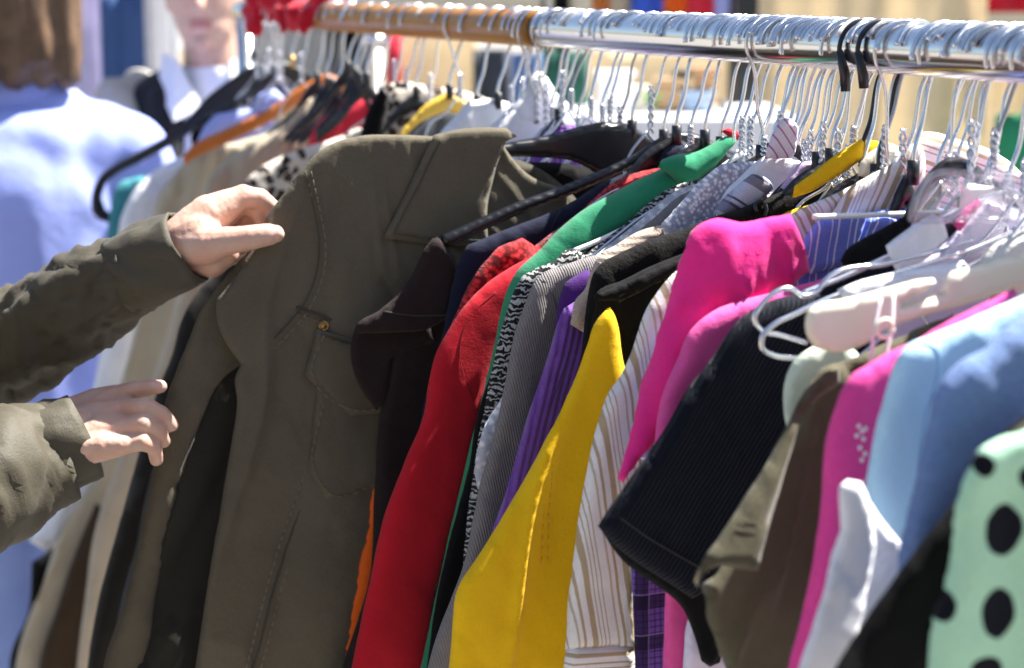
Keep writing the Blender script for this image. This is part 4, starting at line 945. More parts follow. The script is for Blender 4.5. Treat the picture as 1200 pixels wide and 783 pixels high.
# two black rubber-tipped hooks and one all-black hanger
for i, (s_, lb) in enumerate(((.214, 'hook with a long black rubber tip, left of two on the near rail'), (.186, 'hook with a short black rubber tip, right of two on the near rail'))):
    o = hung('hook', lb, 'hook', s_, 'black tipped hooks')
    hp = hook_path(False, .0245, 42, -.10)
    tubes('wire', [hp[8:]], .0021, M('black_plastic'), o)
    tubes('rubber_tip', [[tuple(hp[9]), tuple(np.array(hp[0]) + (0, 0, -.004)), tuple(np.array(hp[0]) + (.001, 0, -.018 + i * .004))]], [.003, .0046, .0042], M('black_plastic'), o, seg=12)
# red scarf thrown over the rail
sc_ = hung('scarf', 'crumpled red scarf thrown over the far end of the rail', 'scarf', 1.98)
gs = []; rs = random.Random(5)
for i in range(13):
    a = -.20 + i * .034 + rs.uniform(-.012, .012); r = rs.uniform(.012, .026)
    gs.append(cap_geo((rs.uniform(-.03, .0), a, .012 + rs.uniform(-.006, .02)), r, (.022, a + rs.uniform(-.03, .03), .014), r * .8))
    if rs.random() < .7: gs.append(cap_geo((-.028, a, .004), rs.uniform(.010, .016), (-.030 + rs.uniform(-.008, .004), a + rs.uniform(-.02, .02), -.010 - rs.uniform(0, .022)), rs.uniform(.006, .012)))
gs.append(cap_geo((0, -.2, .012), .020, (0, .2, .014), .020))
me = blob_mesh(gs, .006, 4)
displace(me, lambda co, no: .005 * vnoise(co[:, 0] * 40 + co[:, 1] * 30, co[:, 2] * 40, 4) + .003 * vnoise(co[:, 1] * 90, co[:, 2] * 90, 8))
box_uv(me); link('cloth', me, M('scarf_red'), sc_)

# ================================================================== people
def zplane(x, y, s):
    dr = ray(x, y); return ((R0 + s * DR - CAM) @ DR) / (dr @ DR)
def chain(pts, rads):
    return [cap_geo(W(*pts[i]), rads[i], W(*pts[i + 1]), rads[i + 1]) for i in range(len(pts) - 1)]
def assign(me, mat, centers, rad, nrm=None, mind=.25):
    me.materials.append(mat); k = len(me.materials) - 1
    for p in me.polygons:
        c = p.center
        for q in centers:
            d = c - Vector(q[0])
            if d.length < rad and p.normal.dot(Vector(q[1])) > mind: p.material_index = k
def cloth_blob(name, geos, voxel, mat, parent, wr=.006, seed=1, smooth=8, sc=12, label=None, aniso=(1, 1, .5)):
    me = blob_mesh(geos, voxel, smooth)
    displace(me, lambda co, no: wr * vnoise(co[:, 0] * sc * aniso[0] + co[:, 1] * sc * aniso[1] * .8, co[:, 2] * sc * aniso[2] + co[:, 0] * 3, seed) + wr * .45 * vnoise(co[:, 0] * sc * 2.3 + co[:, 2] * 9, co[:, 2] * sc * 1.7 - co[:, 1] * sc * 2, seed + 4))
    box_uv(me); return link(name, me, mat, parent, label)

# ---- the shopper: both forearms reach in from the left, the body stands outside the frame
ZJ = zplane(318, 262, .645)
shop = thing('person', 'shopper in dark olive sleeves reaching in from the left, both hands on the jacket', 'person')
zt = ZJ - .024
LH = []
# wrist and palm of the upper (left) hand, thumb side towards the camera
LH += chain([(60, 372, ZJ + .055), (150, 322, ZJ + .015), (205, 290, ZJ - .004), (232, 276, ZJ - .006)], [.028, .027, .0265, .0265])
LH += chain([(215, 280, ZJ - .006), (245, 252, ZJ + .000), (282, 231, ZJ + .006)], [.024, .021, .0120])      # index side
LH += chain([(215, 284, ZJ + .010), (250, 256, ZJ + .022), (286, 236, ZJ + .026)], [.022, .020, .0118])
LH += chain([(212, 290, ZJ + .022), (250, 268, ZJ + .036), (284, 250, ZJ + .043)], [.020, .018, .0110])
LH += chain([(212, 296, ZJ + .026), (246, 282, ZJ + .046), (276, 270, ZJ + .056)], [.019, .016, .0100])
LH += chain([(225, 296, ZJ + .000), (246, 300, ZJ + .004), (262, 296, ZJ + .004)], [.022, .022, .016])        # ball of the thumb
LH += chain([(218, 288, zt + .012), (240, 287, zt + .006), (264, 283, zt - .001), (292, 279, zt - .004), (314, 275, zt - .002), (323, 274, zt - .001)], [.021, .0205, .0145, .0122, .0112, .0088])
LH += chain([(282, 231, ZJ + .006), (304, 232, ZJ + .012), (318, 243, ZJ + .018), (326, 258, ZJ + .019)], [.0118, .0100, .0088, .0076])
LH += chain([(286, 236, ZJ + .026), (303, 247, ZJ + .022), (308, 262, ZJ + .026), (304, 274, ZJ + .030)], [.0112, .0100, .0090, .0078])
LH += chain([(284, 250, ZJ + .043), (300, 266, ZJ + .040), (296, 284, ZJ + .038), (282, 292, ZJ + .034)], [.0105, .0095, .0086, .0076])
LH += chain([(276, 270, ZJ + .056), (288, 286, ZJ + .052), (282, 300, ZJ + .046), (268, 304, ZJ + .040)], [.0096, .0086, .0078, .0070])
for dz, k in ((.000, 0), (.022, 1), (.036, 2)):
    LH += chain([(222, 270 + 5 * k, ZJ - .004 + dz), (262, 241 + 8 * k, ZJ + .002 + dz), (284, 229 + 6 * k, ZJ + .006 + dz)], [.0165, .0105, .0112])
mh1 = blob_mesh(LH, .0018, 3)
# the lower (right) hand: back of the hand to the camera, four fingers along the cloth
ZK = zplane(190, 500, .645) - .022
RH = chain([(-30, 560, ZK - .05), (50, 532, ZK - .02), (88, 512, ZK - .004)], [.030, .030, .030])
RH += chain([(84, 490, ZK + .020), (112, 474, ZK + .024), (134, 464, ZK + .022)], [.021, .0165, .0115])
RH += chain([(84, 502, ZK + .006), (115, 489, ZK + .004), (141, 481, ZK + .003)], [.022, .0175, .0118])
RH += chain([(86, 514, ZK - .008), (116, 507, ZK - .014), (146, 501, ZK - .014)], [.021, .017, .0114])
RH += chain([(88, 526, ZK - .018), (118, 523, ZK - .026), (146, 521, ZK - .024)], [.019, .0155, .0106])
RH += chain([(90, 512, ZK + .016), (125, 506, ZK + .014)], [.019, .016])
RH += chain([(134, 464, ZK + .022), (158, 457, ZK + .010), (175, 454, ZK + .006), (188, 453, ZK + .006)], [.0102, .0090, .0080, .0068])
RH += chain([(141, 481, ZK + .003), (170, 477, ZK - .012), (190, 486, ZK - .006), (201, 498, ZK + .002)], [.0106, .0096, .0083, .0070])
RH += chain([(146, 501, ZK - .014), (169, 497, ZK - .022), (185, 505, ZK - .012), (192, 517, ZK + .000)], [.0102, .0093, .0081, .0069])
RH += chain([(146, 521, ZK - .024), (167, 518, ZK - .026), (181, 524, ZK - .014), (183, 539, ZK - .002)], [.0096, .0088, .0077, .0066])
RH += chain([(92, 500, ZK + .030), (128, 490, ZK + .040), (160, 484, ZK + .044), (182, 488, ZK + .040)], [.020, .015, .0112, .0085])
for (a, b, k) in (((92, 486), (132, 464), .012), ((92, 499), (141, 481), -.006), ((93, 511), (146, 501), -.022), ((94, 523), (146, 521), -.032)):
    RH += chain([(a[0], a[1], ZK + k), ((a[0] + b[0]) / 2, (a[1] + b[1]) / 2 - 2, ZK + k - .001), (b[0], b[1], ZK + k + .005)], [.0125, .0072, .0098])
mh2 = blob_mesh(RH, .0018, 3)
for mh, sd in ((mh1, 3), (mh2, 6)):
    displace(mh, lambda co, no: .00018 * vnoise(co[:, 0] * 420 + co[:, 2] * 120, co[:, 2] * 130 + co[:, 1] * 200, sd) + .0003 * vnoise(co[:, 0] * 130, co[:, 2] * 130, sd + 1))
for mh in (mh1, mh2): mh.materials.append(SKIN)
toward = tuple(-FW)
assign(mh1, M('nail'), [(W(320, 272, zt - .011), toward)], .0078, mind=.45)
up2 = tuple(-FW * .5 + UP * .8)
assign(mh2, M('nail'), [(W(186, 449, ZK + .001), up2)], .0068, mind=.45)
assign(mh2, M('nail'), [(W(202, 494, ZK - .007), (.7, -.6, .3)), (W(193, 514, ZK - .007), (.7, -.6, .2)), (W(185, 536, ZK - .006), (.6, -.7, 0))], .0058, mind=.6)
# torso, legs and head stand left of the frame
BX, BY = -.72, 1.76
SH = 1.36
def bp(dx, dy, z): return (BX + dx, BY + dy, z)
TG = [cap_geo(bp(0, 0, .92), .15, bp(.02, 0, 1.18), .155), cap_geo(bp(0, -.13, SH), .075, bp(0, .13, SH), .075), cap_geo(bp(0, 0, 1.2), .15, bp(0, 0, 1.33), .12),
      cap_geo(bp(0, -.09, .9), .095, bp(.02, -.09, .5), .065), cap_geo(bp(.02, -.09, .5), .062, bp(0, -.09, .09), .045), cap_geo(bp(0, .09, .9), .095, bp(.02, .09, .5), .065), cap_geo(bp(.02, .09, .5), .062, bp(0, .09, .09), .045),
      cap_geo(bp(-.03, -.09, .04), .038, bp(.17, -.10, .03), .030), cap_geo(bp(-.03, .09, .04), .038, bp(.17, .10, .03), .030),
      cap_geo(bp(0, 0, 1.36), .06, bp(.02, 0, 1.5), .052)]
HX = bp(.05, 0, 1.60)
TG += [ell_geo(HX, .098, .076, .115), ell_geo((HX[0] + .03, HX[1], HX[2] - .06), .065, .056, .065), cap_geo((HX[0] + .09, HX[1], HX[2] + .015), .010, (HX[0] + .116, HX[1], HX[2] - .022), .014),
       ell_geo((HX[0] - .005, HX[1] - .078, HX[2] - .01), .018, .010, .030), ell_geo((HX[0] - .005, HX[1] + .078, HX[2] - .01), .018, .010, .030)]
LS, RS = bp(.03, .19, SH - .01), bp(.03, -.19, SH - .01)
LE = W(-95, 452, ZJ + .12); RE = W(-190, 640, ZK - .16)
LW, RW = W(60, 372, ZJ + .055), W(-30, 560, ZK - .05)
TG += [cap_geo(LS, .05, LE, .036), cap_geo(LE, .036, W(0, 415, ZJ + .09), .028), cap_geo(W(0, 415, ZJ + .09), .028, LW, .027), cap_geo(RS, .05, RE, .036), cap_geo(RE, .036, W(-80, 590, ZK - .09), .03), cap_geo(W(-80, 590, ZK - .09), .03, RW, .029)]
mt = blob_mesh(TG, .009, 4); mt.materials.append(SKIN)
bm = bmesh.new()
for m_ in (mt, mh1, mh2): bm.from_mesh(m_)
mb = bpy.data.meshes.new('body'); bm.to_mesh(mb); bm.free()
for m_ in (SKIN, M('nail')): mb.materials.append(m_)
link('body', mb, None, shop)
for sy in (-1, 1):
    e = ell_geo((HX[0] + .083, HX[1] + sy * .032, HX[2] + .012), .011, .013, .011, seg=16); link('eye', mesh_of('eye', e), M('eye'), shop)
hm = blob_mesh([ell_geo((HX[0] - .02, HX[1], HX[2] + .03), .108, .09, .105), cap_geo((HX[0] - .07, HX[1], HX[2]), .07, (HX[0] - .09, HX[1], HX[2] - .12), .055)], .008, 4); link('hair', hm, M('hair_dark'), shop)
tr_ = cloth_blob('trousers', [cap_geo(bp(0, 0, .93), .165, bp(0, 0, .86), .17), cap_geo(bp(0, -.09, .9), .112, bp(.02, -.09, .5), .088), cap_geo(bp(.02, -.09, .5), .088, bp(0, -.09, .14), .075), cap_geo(bp(0, .09, .9), .112, bp(.02, .09, .5), .088), cap_geo(bp(.02, .09, .5), .088, bp(0, .09, .14), .075)], .012, M('trouser_black'), shop, wr=.006)
sj = cloth_blob('jacket', [cap_geo(bp(0, 0, .84), .185, bp(.01, 0, 1.15), .18), cap_geo(bp(0, 0, 1.15), .18, bp(0, 0, 1.34), .12), cap_geo(bp(0, -.17, SH - .01), .085, bp(0, .17, SH - .01), .085), cap_geo(bp(-.005, 0, 1.40), .078, bp(0, 0, 1.45), .074)], .012, M('shopper_olive'), shop, wr=.009)
def sleeve_mesh(name, path, rads, wr, seed, parent, mat, folds=()):
    """a jacket sleeve swept along the arm with gathered folds, open at the wrist"""
    P = np.array(path, float); L = np.concatenate([[0], np.cumsum(np.linalg.norm(np.diff(P, axis=0), axis=1))])
    n = int(L[-1] / .006); t = np.linspace(0, L[-1], n); Q = spline(P, .006, closed=False, corner=120)
    lq = np.concatenate([[0], np.cumsum(np.linalg.norm(np.diff(Q, axis=0), axis=1))]); lq *= L[-1] / lq[-1]
    C = np.stack([np.interp(t, lq, Q[:, i]) for i in range(3)], 1); R = np.interp(t, L, rads)
    sg = 56; v, f = tube_geo([tuple(c) for c in C], list(R), sg)
    f = f[:-2]
    V = np.array(v).reshape(n, sg, 3)
    ang = np.arange(sg) / sg * 2 * math.pi
    A, Tt = np.meshgrid(ang, t)
    cx, sx = np.cos(A), np.sin(A)
    d = wr * vnoise(Tt * 38 + 2.4 * cx, sx * 1.8 + Tt * 9, seed) + wr * .6 * vnoise(Tt * 85 + 3 * sx, cx * 2.4 + Tt * 24, seed + 2)
    rg = vnoise(Tt * 42 + 3.2 * sx, cx * 1.6 - Tt * 14, seed + 20); d = d - wr * .8 * np.clip(1 - np.abs(rg) * 3, 0, 1) + wr * .9 * vnoise(cx * 1.7 + Tt * 5, sx * 1.7 + 5, seed + 7)
    for (a, w, am) in folds: d = d + am * np.exp(-((Tt - a + .018 * cx) / w) ** 2)
    V = V + (V - C[:, None, :]) / R[:, None, None] * d[:, :, None]
    me = bpy.data.meshes.new(name); me.from_pydata([tuple(x) for x in V.reshape(-1, 3)], [], f); me.update()
    uvl = me.uv_layers.new(name='UVMap'); li = np.zeros(len(me.loops), int); me.loops.foreach_get('vertex_index', li)
    uvl.data.foreach_set('uv', np.stack([(li % sg) / sg * .3, t[li // sg]], 1).ravel())
    o = link(name, me, mat, parent)
    so = o.modifiers.new('thickness', 'SOLIDIFY'); so.thickness = .003
    return o, C, R
def cuff(path, rads, parent, mat, seed):
    return sleeve_mesh('cuff', path, rads, .0028, seed, parent, mat, folds=((.008, .004, .002),))
SM = M('shopper_olive')
sleeve_mesh('sleeve', [LS, LE, W(0, 415, ZJ + .09), W(70, 372, ZJ + .05), W(125, 339, ZJ + .025), W(168, 314, ZJ + .006)], [.088, .070, .058, .056, .050, .040], .0065, 21, sj, SM, folds=((.56, .012, .004), (.60, .010, -.003)))
cuff([W(150, 324, ZJ + .014), W(185, 305, ZJ + .002), W(220, 287, ZJ - .006)], [.043, .0415, .0385], sj, SM, 31)
sleeve_mesh('sleeve', [RS, RE, W(-80, 590, ZK - .09), W(-20, 560, ZK - .055), W(35, 536, ZK - .022), W(66, 524, ZK - .01)], [.092, .082, .072, .066, .056, .047], .0048, 41, sj, SM, folds=((.50, .012, .005),))
cuff([W(42, 532, ZK - .016), W(70, 520, ZK - .01), W(98, 507, ZK - .002)], [.048, .046, .0425], sj, SM, 51)

# ---- woman in the light blue shirt, seen from behind
def scale_at(z): return z / F
ZW = 3.50
wp = thing('person', 'person seen from behind in a light blue shirt, wavy brown hair', 'person')
def wv(x, y, dz=0): return tuple(W(x, y, ZW + dz))
NK = wv(20, 92)
gx, gy = NK[0], NK[1]
def g3(dx, dy, z): return (gx + dx, gy + dy, z)
zs = W(0, 140, ZW)[2]
HW = g3(-.01, .03, 1.66)
WB = [cap_geo(g3(0, 0, .95), .15, g3(0, .01, 1.2), .15), cap_geo(g3(-.15, .01, zs - .10), .045, g3(.15, .01, zs - .10), .045), cap_geo(g3(0, 0, zs - .1), .1, g3(0, .01, zs + .14), .055), ell_geo(HW, .078, .098, .12), ell_geo((HW[0], HW[1] + .04, HW[2] - .06), .056, .06, .06), cap_geo((HW[0], HW[1] + .1, HW[2]), .011, (HW[0], HW[1] + .118, HW[2] - .03), .014)]
for sx in (-1, 1):
    WB += [cap_geo(g3(sx * .2, 0, zs - .10), .045, g3(sx * .25, .05, 1.06), .042), cap_geo(g3(sx * .25, .05, 1.06), .04, g3(sx * .2, .25, .98), .03), cap_geo(g3(sx * .2, .25, .98), .03, g3(sx * .19, .33, .97), .035)]
    for k in range(4): WB.append(cap_geo(g3(sx * .19 + (k - 1.5) * .018, .34, .97), .010, g3(sx * .19 + (k - 1.5) * .02, .40 + .012 * (k in (1, 2)), .95), .008))
    WB.append(cap_geo(g3(sx * .19 - sx * .035, .32, .97), .012, g3(sx * .19 - sx * .055, .37, .96), .009))
    WB += [cap_geo(g3(sx * .09, 0, .92), .10, g3(sx * .09, 0, .5), .065), cap_geo(g3(sx * .09, 0, .5), .062, g3(sx * .09, -.02, .08), .042), cap_geo(g3(sx * .09, -.04, .04), .036, g3(sx * .10, .15, .03), .03)]
me = blob_mesh(WB, .008, 4); link('body', me, SKIN, wp)
shw = cloth_blob('shirt', [cap_geo(g3(0, 0, .82), .22, g3(0, 0, 1.2), .205), cap_geo(g3(-.10, 0, 1.2), .14, g3(-.14, 0, zs - .07), .105), cap_geo(g3(.10, 0, 1.2), .14, g3(.14, 0, zs - .07), .105), cap_geo(g3(-.06, 0, zs), .075, g3(.06, 0, zs), .075), cap_geo(g3(-.13, -.075, zs - .05), .075, g3(.07, -.075, zs - .05), .075), cap_geo(g3(-.13, -.075, zs - .16), .085, g3(.10, -.075, zs - .16), .085),
      cap_geo(g3(.20, 0, zs - .07), .085, g3(.27, .05, 1.06), .085), cap_geo(g3(.27, .05, 1.06), .08, g3(.2, .24, .99), .06), cap_geo(g3(-.20, 0, zs - .07), .085, g3(-.27, .05, 1.06), .085), cap_geo(g3(-.27, .05, 1.06), .08, g3(-.2, .24, .99), .06)], .010, M('sky_shirt'), wp, wr=.0016, sc=17, seed=3, smooth=14, aniso=(1, .4, .12))
def ring_geo(c, rx, ry, z0, z1, flare, n=48, a0=0, a1=2 * math.pi, th=.004):
    V, Fc = [], []
    for i in range(n + 1):
        a = a0 + (a1 - a0) * i / n
        for (r, z) in ((1, z0), (1 - .0, z1), (1 + flare, z1 + .004), (1 + flare * 1.5, z0 - .015)):
            V.append((c[0] + rx * r * math.cos(a), c[1] + ry * r * math.sin(a), z))
    for i in range(n):
        for k in range(3): Fc.append((i * 4 + k, i * 4 + k + 1, (i + 1) * 4 + k + 1, (i + 1) * 4 + k))
    return V, Fc
me = mesh_of('collar', ring_geo(g3(0, .01, 0), .085, .08, zs + .02, zs + .085, .10)); me.uv_layers.new(name='UVMap')
o = link('collar', me, M('sky_shirt'), shw); o.modifiers.new('t', 'SOLIDIFY').thickness = .005
hg = [ell_geo((HW[0], HW[1] - .02, HW[2] + .02), .10, .115, .12)]
for i in range(26):
    a = math.radians(200 + 140 * i / 25); r = random.uniform(.08, .125)
    p = (HW[0] + r * math.cos(a), HW[1] + r * math.sin(a) * .9 - .01, HW[2] + random.uniform(-.02, .04)); q = (p[0] + random.uniform(-.02, .02), p[1] - random.uniform(0, .02), zs + .075 + random.uniform(0, .05))
    hg.append(cap_geo(p, .034, q, .024))
me = blob_mesh(hg, .007, 3); displace(me, lambda co, no: .003 * vnoise(co[:, 0] * 120, co[:, 2] * 14, 5)); link('hair', me, M('hair_blond'), wp)
cloth_blob('trousers', [cap_geo(g3(-.09, 0, .92), .115, g3(-.09, 0, .5), .09), cap_geo(g3(-.09, 0, .5), .088, g3(-.09, -.02, .12), .075), cap_geo(g3(.09, 0, .92), .115, g3(.09, 0, .5), .09), cap_geo(g3(.09, 0, .5), .088, g3(.09, -.02, .12), .075)], .014, M('pale_denim'), wp)

# ---- man facing the camera behind the rail
ZM = 4.05
mp = thing('person', 'person facing the camera in dark blazer over white shirt', 'person')
mc = W(247, 95, ZM); mx, my = mc[0], mc[1]
def m3(dx, dy, z): return (mx + dx, my + dy, z)
zc = W(240, 58, ZM)[2]
HC = m3(-.004, 0, zc + .118)
MB_ = [ell_geo(HC, .079, .098, .122), ell_geo((HC[0], HC[1] - .03, HC[2] - .065), .060, .062, .056), ell_geo((HC[0], HC[1] - .078, zc + .016), .024, .018, .016),
       cap_geo((HC[0], HC[1] - .092, HC[2] + .01), .010, (HC[0], HC[1] - .112, HC[2] - .025), .015), ell_geo((HC[0] - .079, HC[1], HC[2] - .01), .010, .018, .032), ell_geo((HC[0] + .079, HC[1], HC[2] - .01), .010, .018, .032),
       ell_geo((HC[0], HC[1] - .086, zc + .056), .024, .010, .010), cap_geo(m3(0, .01, zc - .13), .062, m3(0, 0, zc + .05), .056),
       cap_geo(m3(-.14, .01, zc - .19), .05, m3(.14, .01, zc - .19), .05), cap_geo(m3(0, .02, .95), .10, m3(0, .02, zc - .25), .10)]
for sx in (-1, 1):
    MB_ += [cap_geo(m3(sx * .2, .01, zc - .19), .055, m3(sx * .25, .0, 1.05), .042), cap_geo(m3(sx * .25, 0, 1.05), .04, m3(sx * .22, -.1, .80), .03), cap_geo(m3(sx * .22, -.1, .80), .034, m3(sx * .22, -.12, .74), .036)]
    for k in range(4): MB_.append(cap_geo(m3(sx * .22 + (k - 1.5) * .017, -.12, .73), .010, m3(sx * .22 + (k - 1.5) * .017, -.125, .655 - .012 * (k in (1, 2))), .008))
    MB_.append(cap_geo(m3(sx * .185, -.13, .76), .012, m3(sx * .165, -.145, .70), .009))
    MB_ += [cap_geo(m3(sx * .09, 0, .92), .10, m3(sx * .09, 0, .5), .068), cap_geo(m3(sx * .09, 0, .5), .065, m3(sx * .09, .02, .08), .045), cap_geo(m3(sx * .09, .03, .04), .038, m3(sx * .10, -.16, .03), .03)]
me = blob_mesh(MB_, .0055, 5); me.materials.append(SKIN)
assign(me, M('lips'), [((HC[0] + dx, HC[1] - .094, zc + .056), (0, -1, 0)) for dx in (-.018, -.009, 0, .009, .018)], .0105, mind=.1)
link('body', me, None, mp)
for sx in (-1, 1): link('eye', mesh_of('eye', ell_geo((HC[0] + sx * .032, HC[1] - .082, HC[2] + .012), .014, .011, .011, seg=16)), M('eye'), mp)
link('hair', blob_mesh([ell_geo((HC[0], HC[1] + .02, HC[2] + .045), .088, .10, .095)], .008, 3), M('hair_dark'), mp)
ms_ = cloth_blob('shirt', [cap_geo(m3(0, .02, .95), .13, m3(0, .02, zc - .25), .125), cap_geo(m3(-.14, .01, zc - .17), .08, m3(.14, .01, zc - .17), .08), cap_geo(m3(0, .01, zc - .15), .075, m3(0, .01, zc - .06), .068)], .010, M('white_cotton'), mp, wr=.005)
for sx in (-1, 1):
    a = [m3(sx * .005, -.10, zc - .12), m3(sx * .055, -.085, zc - .02), m3(sx * .095, -.035, zc - .005), m3(sx * .105, -.06, zc - .075), m3(sx * .06, -.135, zc - .145)]
    b = [(x, y + .012, z) for x, y, z in a]
    n = len(a); fs_ = [tuple(range(n)), tuple(reversed(range(n, 2 * n)))] + [(i, n + i, n + (i + 1) % n, (i + 1) % n) for i in range(n)]
    me = mesh_of('collar', (a + b, fs_)); me.uv_layers.new(name='UVMap'); bevel(me, .003, 2); link('collar', me, M('white_cotton'), ms_, smooth=False)
bz = []
for sx in (-1, 1):
    bz += [cap_geo(m3(sx * .11, -.06, .88), .10, m3(sx * .115, -.06, zc - .3), .09), cap_geo(m3(sx * .115, -.06, zc - .3), .09, m3(sx * .105, -.02, zc - .11), .062), cap_geo(m3(sx * .13, .0, zc - .3), .10, m3(sx * .145, .015, zc - .155), .085), cap_geo(m3(sx * .20, .01, zc - .18), .078, m3(sx * .265, 0, 1.05), .068), cap_geo(m3(sx * .265, 0, 1.05), .066, m3(sx * .225, -.1, .82), .052), cap_geo(m3(sx * .10, -.08, zc - .1), .022, m3(sx * .075, -.17, zc - .32), .026)]
bz.append(cap_geo(m3(-.1, .07, .9), .12, m3(-.08, .07, zc - .2), .11)); bz.append(cap_geo(m3(.1, .07, .9), .12, m3(.08, .07, zc - .2), .11))
cloth_blob('blazer', bz, .010, M('blazer'), mp, wr=.006)
cloth_blob('shoulder_scarf', [cap_geo(m3(-.20, -.05, zc - .10), .040, m3(-.15, -.09, zc - .2), .045), cap_geo(m3(-.15, -.09, zc - .2), .045, m3(-.13, -.12, zc - .32), .035), cap_geo(m3(-.20, -.05, zc - .10), .040, m3(-.16, .08, zc - .09), .04)], .008, M('grey_scarf'), mp, wr=.008)
cloth_blob('trousers', [cap_geo(m3(-.09, 0, .93), .118, m3(-.09, 0, .5), .09), cap_geo(m3(-.09, 0, .5), .088, m3(-.09, .02, .12), .075), cap_geo(m3(.09, 0, .93), .118, m3(.09, 0, .5), .09), cap_geo(m3(.09, 0, .5), .088, m3(.09, .02, .12), .075)], .014, M('charcoal'), mp)

# ================================================================== the market behind
def sheet(name, label, cat, x0, x1, ytop, zbot, z, mat, amp=.03, period=.12, th=.008, group=None, sk=0, parent=None, seed=1):
    """a hanging cloth at distance z, pleated, with thickness"""
    a = W(x0, ytop, z); b = W(x1, ytop, z)
    n = max(12, int((b[0] - a[0]) / .012)); m = max(8, int((a[2] - zbot) / .08)); V, Fc = [], []
    for j in range(m + 1):
        t = j / m; zz = a[2] + (zbot - a[2]) * t
        for i in range(n + 1):
            x = a[0] + (b[0] - a[0]) * i / n + sk * t * (i / n)
            y = a[1] + amp * (.35 + .65 * t) * (math.sin(2 * math.pi * x / period + .6 * math.sin(x * 9 + seed)) + .5 * math.sin(2 * math.pi * x / period * 2.3 + seed + t)) * .6
            V.append((x, y, zz))
    for j in range(m):
        for i in range(n): Fc.append((j * (n + 1) + i, (j + 1) * (n + 1) + i, (j + 1) * (n + 1) + i + 1, j * (n + 1) + i + 1))
    me = mesh_of(name, (V, Fc)); uvl = me.uv_layers.new(name='UVMap')
    li = np.zeros(len(me.loops), int); me.loops.foreach_get('vertex_index', li); co = np.array(V)
    uvl.data.foreach_set('uv', np.stack([co[li, 0], co[li, 2]], 1).ravel())
    o = link(name, me, M(mat), parent); o.modifiers.new('t', 'SOLIDIFY').thickness = th
    if label: tag(o, label, cat, group)
    return o
ZB = 5.6
sheet('canvas_curtain', 'pleated beige canvas curtain of a stall behind the near end of the rail', 'curtain', 882, 1158, -120, .05, ZB, 'canvas', amp=.06, period=.26, sk=.04)
sheet('red_awning', 'red cloth corner right of the beige canvas, cut by the top edge', 'cloth', 1152, 1420, -90, 1.53, ZB + .1, 'scarf_red', amp=.03, period=.3)
sheet('hanging_cloth', 'sunlit straw-coloured cloth right of the beige canvas below the red one', 'cloth', 1172, 1420, 40, .05, ZB + .5, 'canvas', amp=.05, period=.3)
sheet('hanging_cloth', 'teal green cloth low at the right edge behind the rail', 'cloth', 1168, 1420, 134, .05, ZB - .2, 'green', amp=.03, period=.2)
# a second rack with bright clothes beyond the rail
r2 = thing('clothes_rack', 'second clothes rack far behind, hung with blue, orange and pink clothes', 'clothes rack', tuple(W(780, 300, 6.2)[:2]) + (0,))
px0 = np.array(r2.location)
def loc2(p): return tuple(np.array(p) - px0)
A_, B_ = W(640, -60, 6.2), W(862, -60, 6.2)
tubes('rail', [[loc2(A_), loc2(B_)]], .014, M('chrome'), r2)
for e_ in (A_, B_): tubes('upright', [[loc2(e_), loc2((e_[0], e_[1], .02))]], .016, M('dark_post'), r2)
tubes('base_bar', [[loc2((A_[0], A_[1], .05)), loc2((B_[0], B_[1], .05))]], .014, M('dark_post'), r2)
G2 = 'bright clothes on the far rack'
for (x0, x1, mat, zb, lb) in ((648, 668, 'black', 1.30, 'black garment on the far rack, leftmost'), (668, 694, 'cream', 1.48, 'cream garment on the far rack beside the black one'), (694, 716, 'terracotta', 1.50, 'brown orange garment on the far rack'),
        (716, 740, 'beige_coat', 1.50, 'beige garment on the far rack left of the blue one'), (740, 778, 'royal', 1.44, 'strong blue garment on the far rack'), (778, 806, 'orange', 1.46, 'orange garment on the far rack'), (806, 838, 'raspberry', 1.45, 'pinkish red garment on the far rack'), (838, 860, 'sky_shirt', 1.40, 'pale blue garment at the right end of the far rack')):
    sheet('hanging_garment', lb, 'garment', x0, x1, -54, zb, 6.2, mat, amp=.03, period=.09, group=G2)
pst = thing('tent_post', 'black upright tent post at the left edge of the beige canvas', 'post', tuple(W(868, 300, ZB - .15)[:2]) + (0,))
pw = W(868, 20, ZB - .15)
link('shaft', bevel(mesh_of('shaft', box_geo((0, 0, 1.15), .062, .062, 2.3)), .006), M('dark_post'), pst); link('foot', bevel(mesh_of('foot', box_geo((0, 0, .02), .22, .22, .04)), .006), M('dark_post'), pst)
p2 = thing('tent_post', 'thin dark pole just left of the black tent post', 'post', tuple(W(843, 300, ZB - .5)[:2]) + (0,))
link('shaft', mesh_of('shaft', tube_geo([(0, 0, 0), (0, 0, W(843, 115, ZB - .5)[2])], .012, 12)), M('dark_post'), p2); link('foot', bevel(mesh_of('foot', box_geo((0, 0, .02), .12, .12, .03)), .004), M('dark_post'), p2)
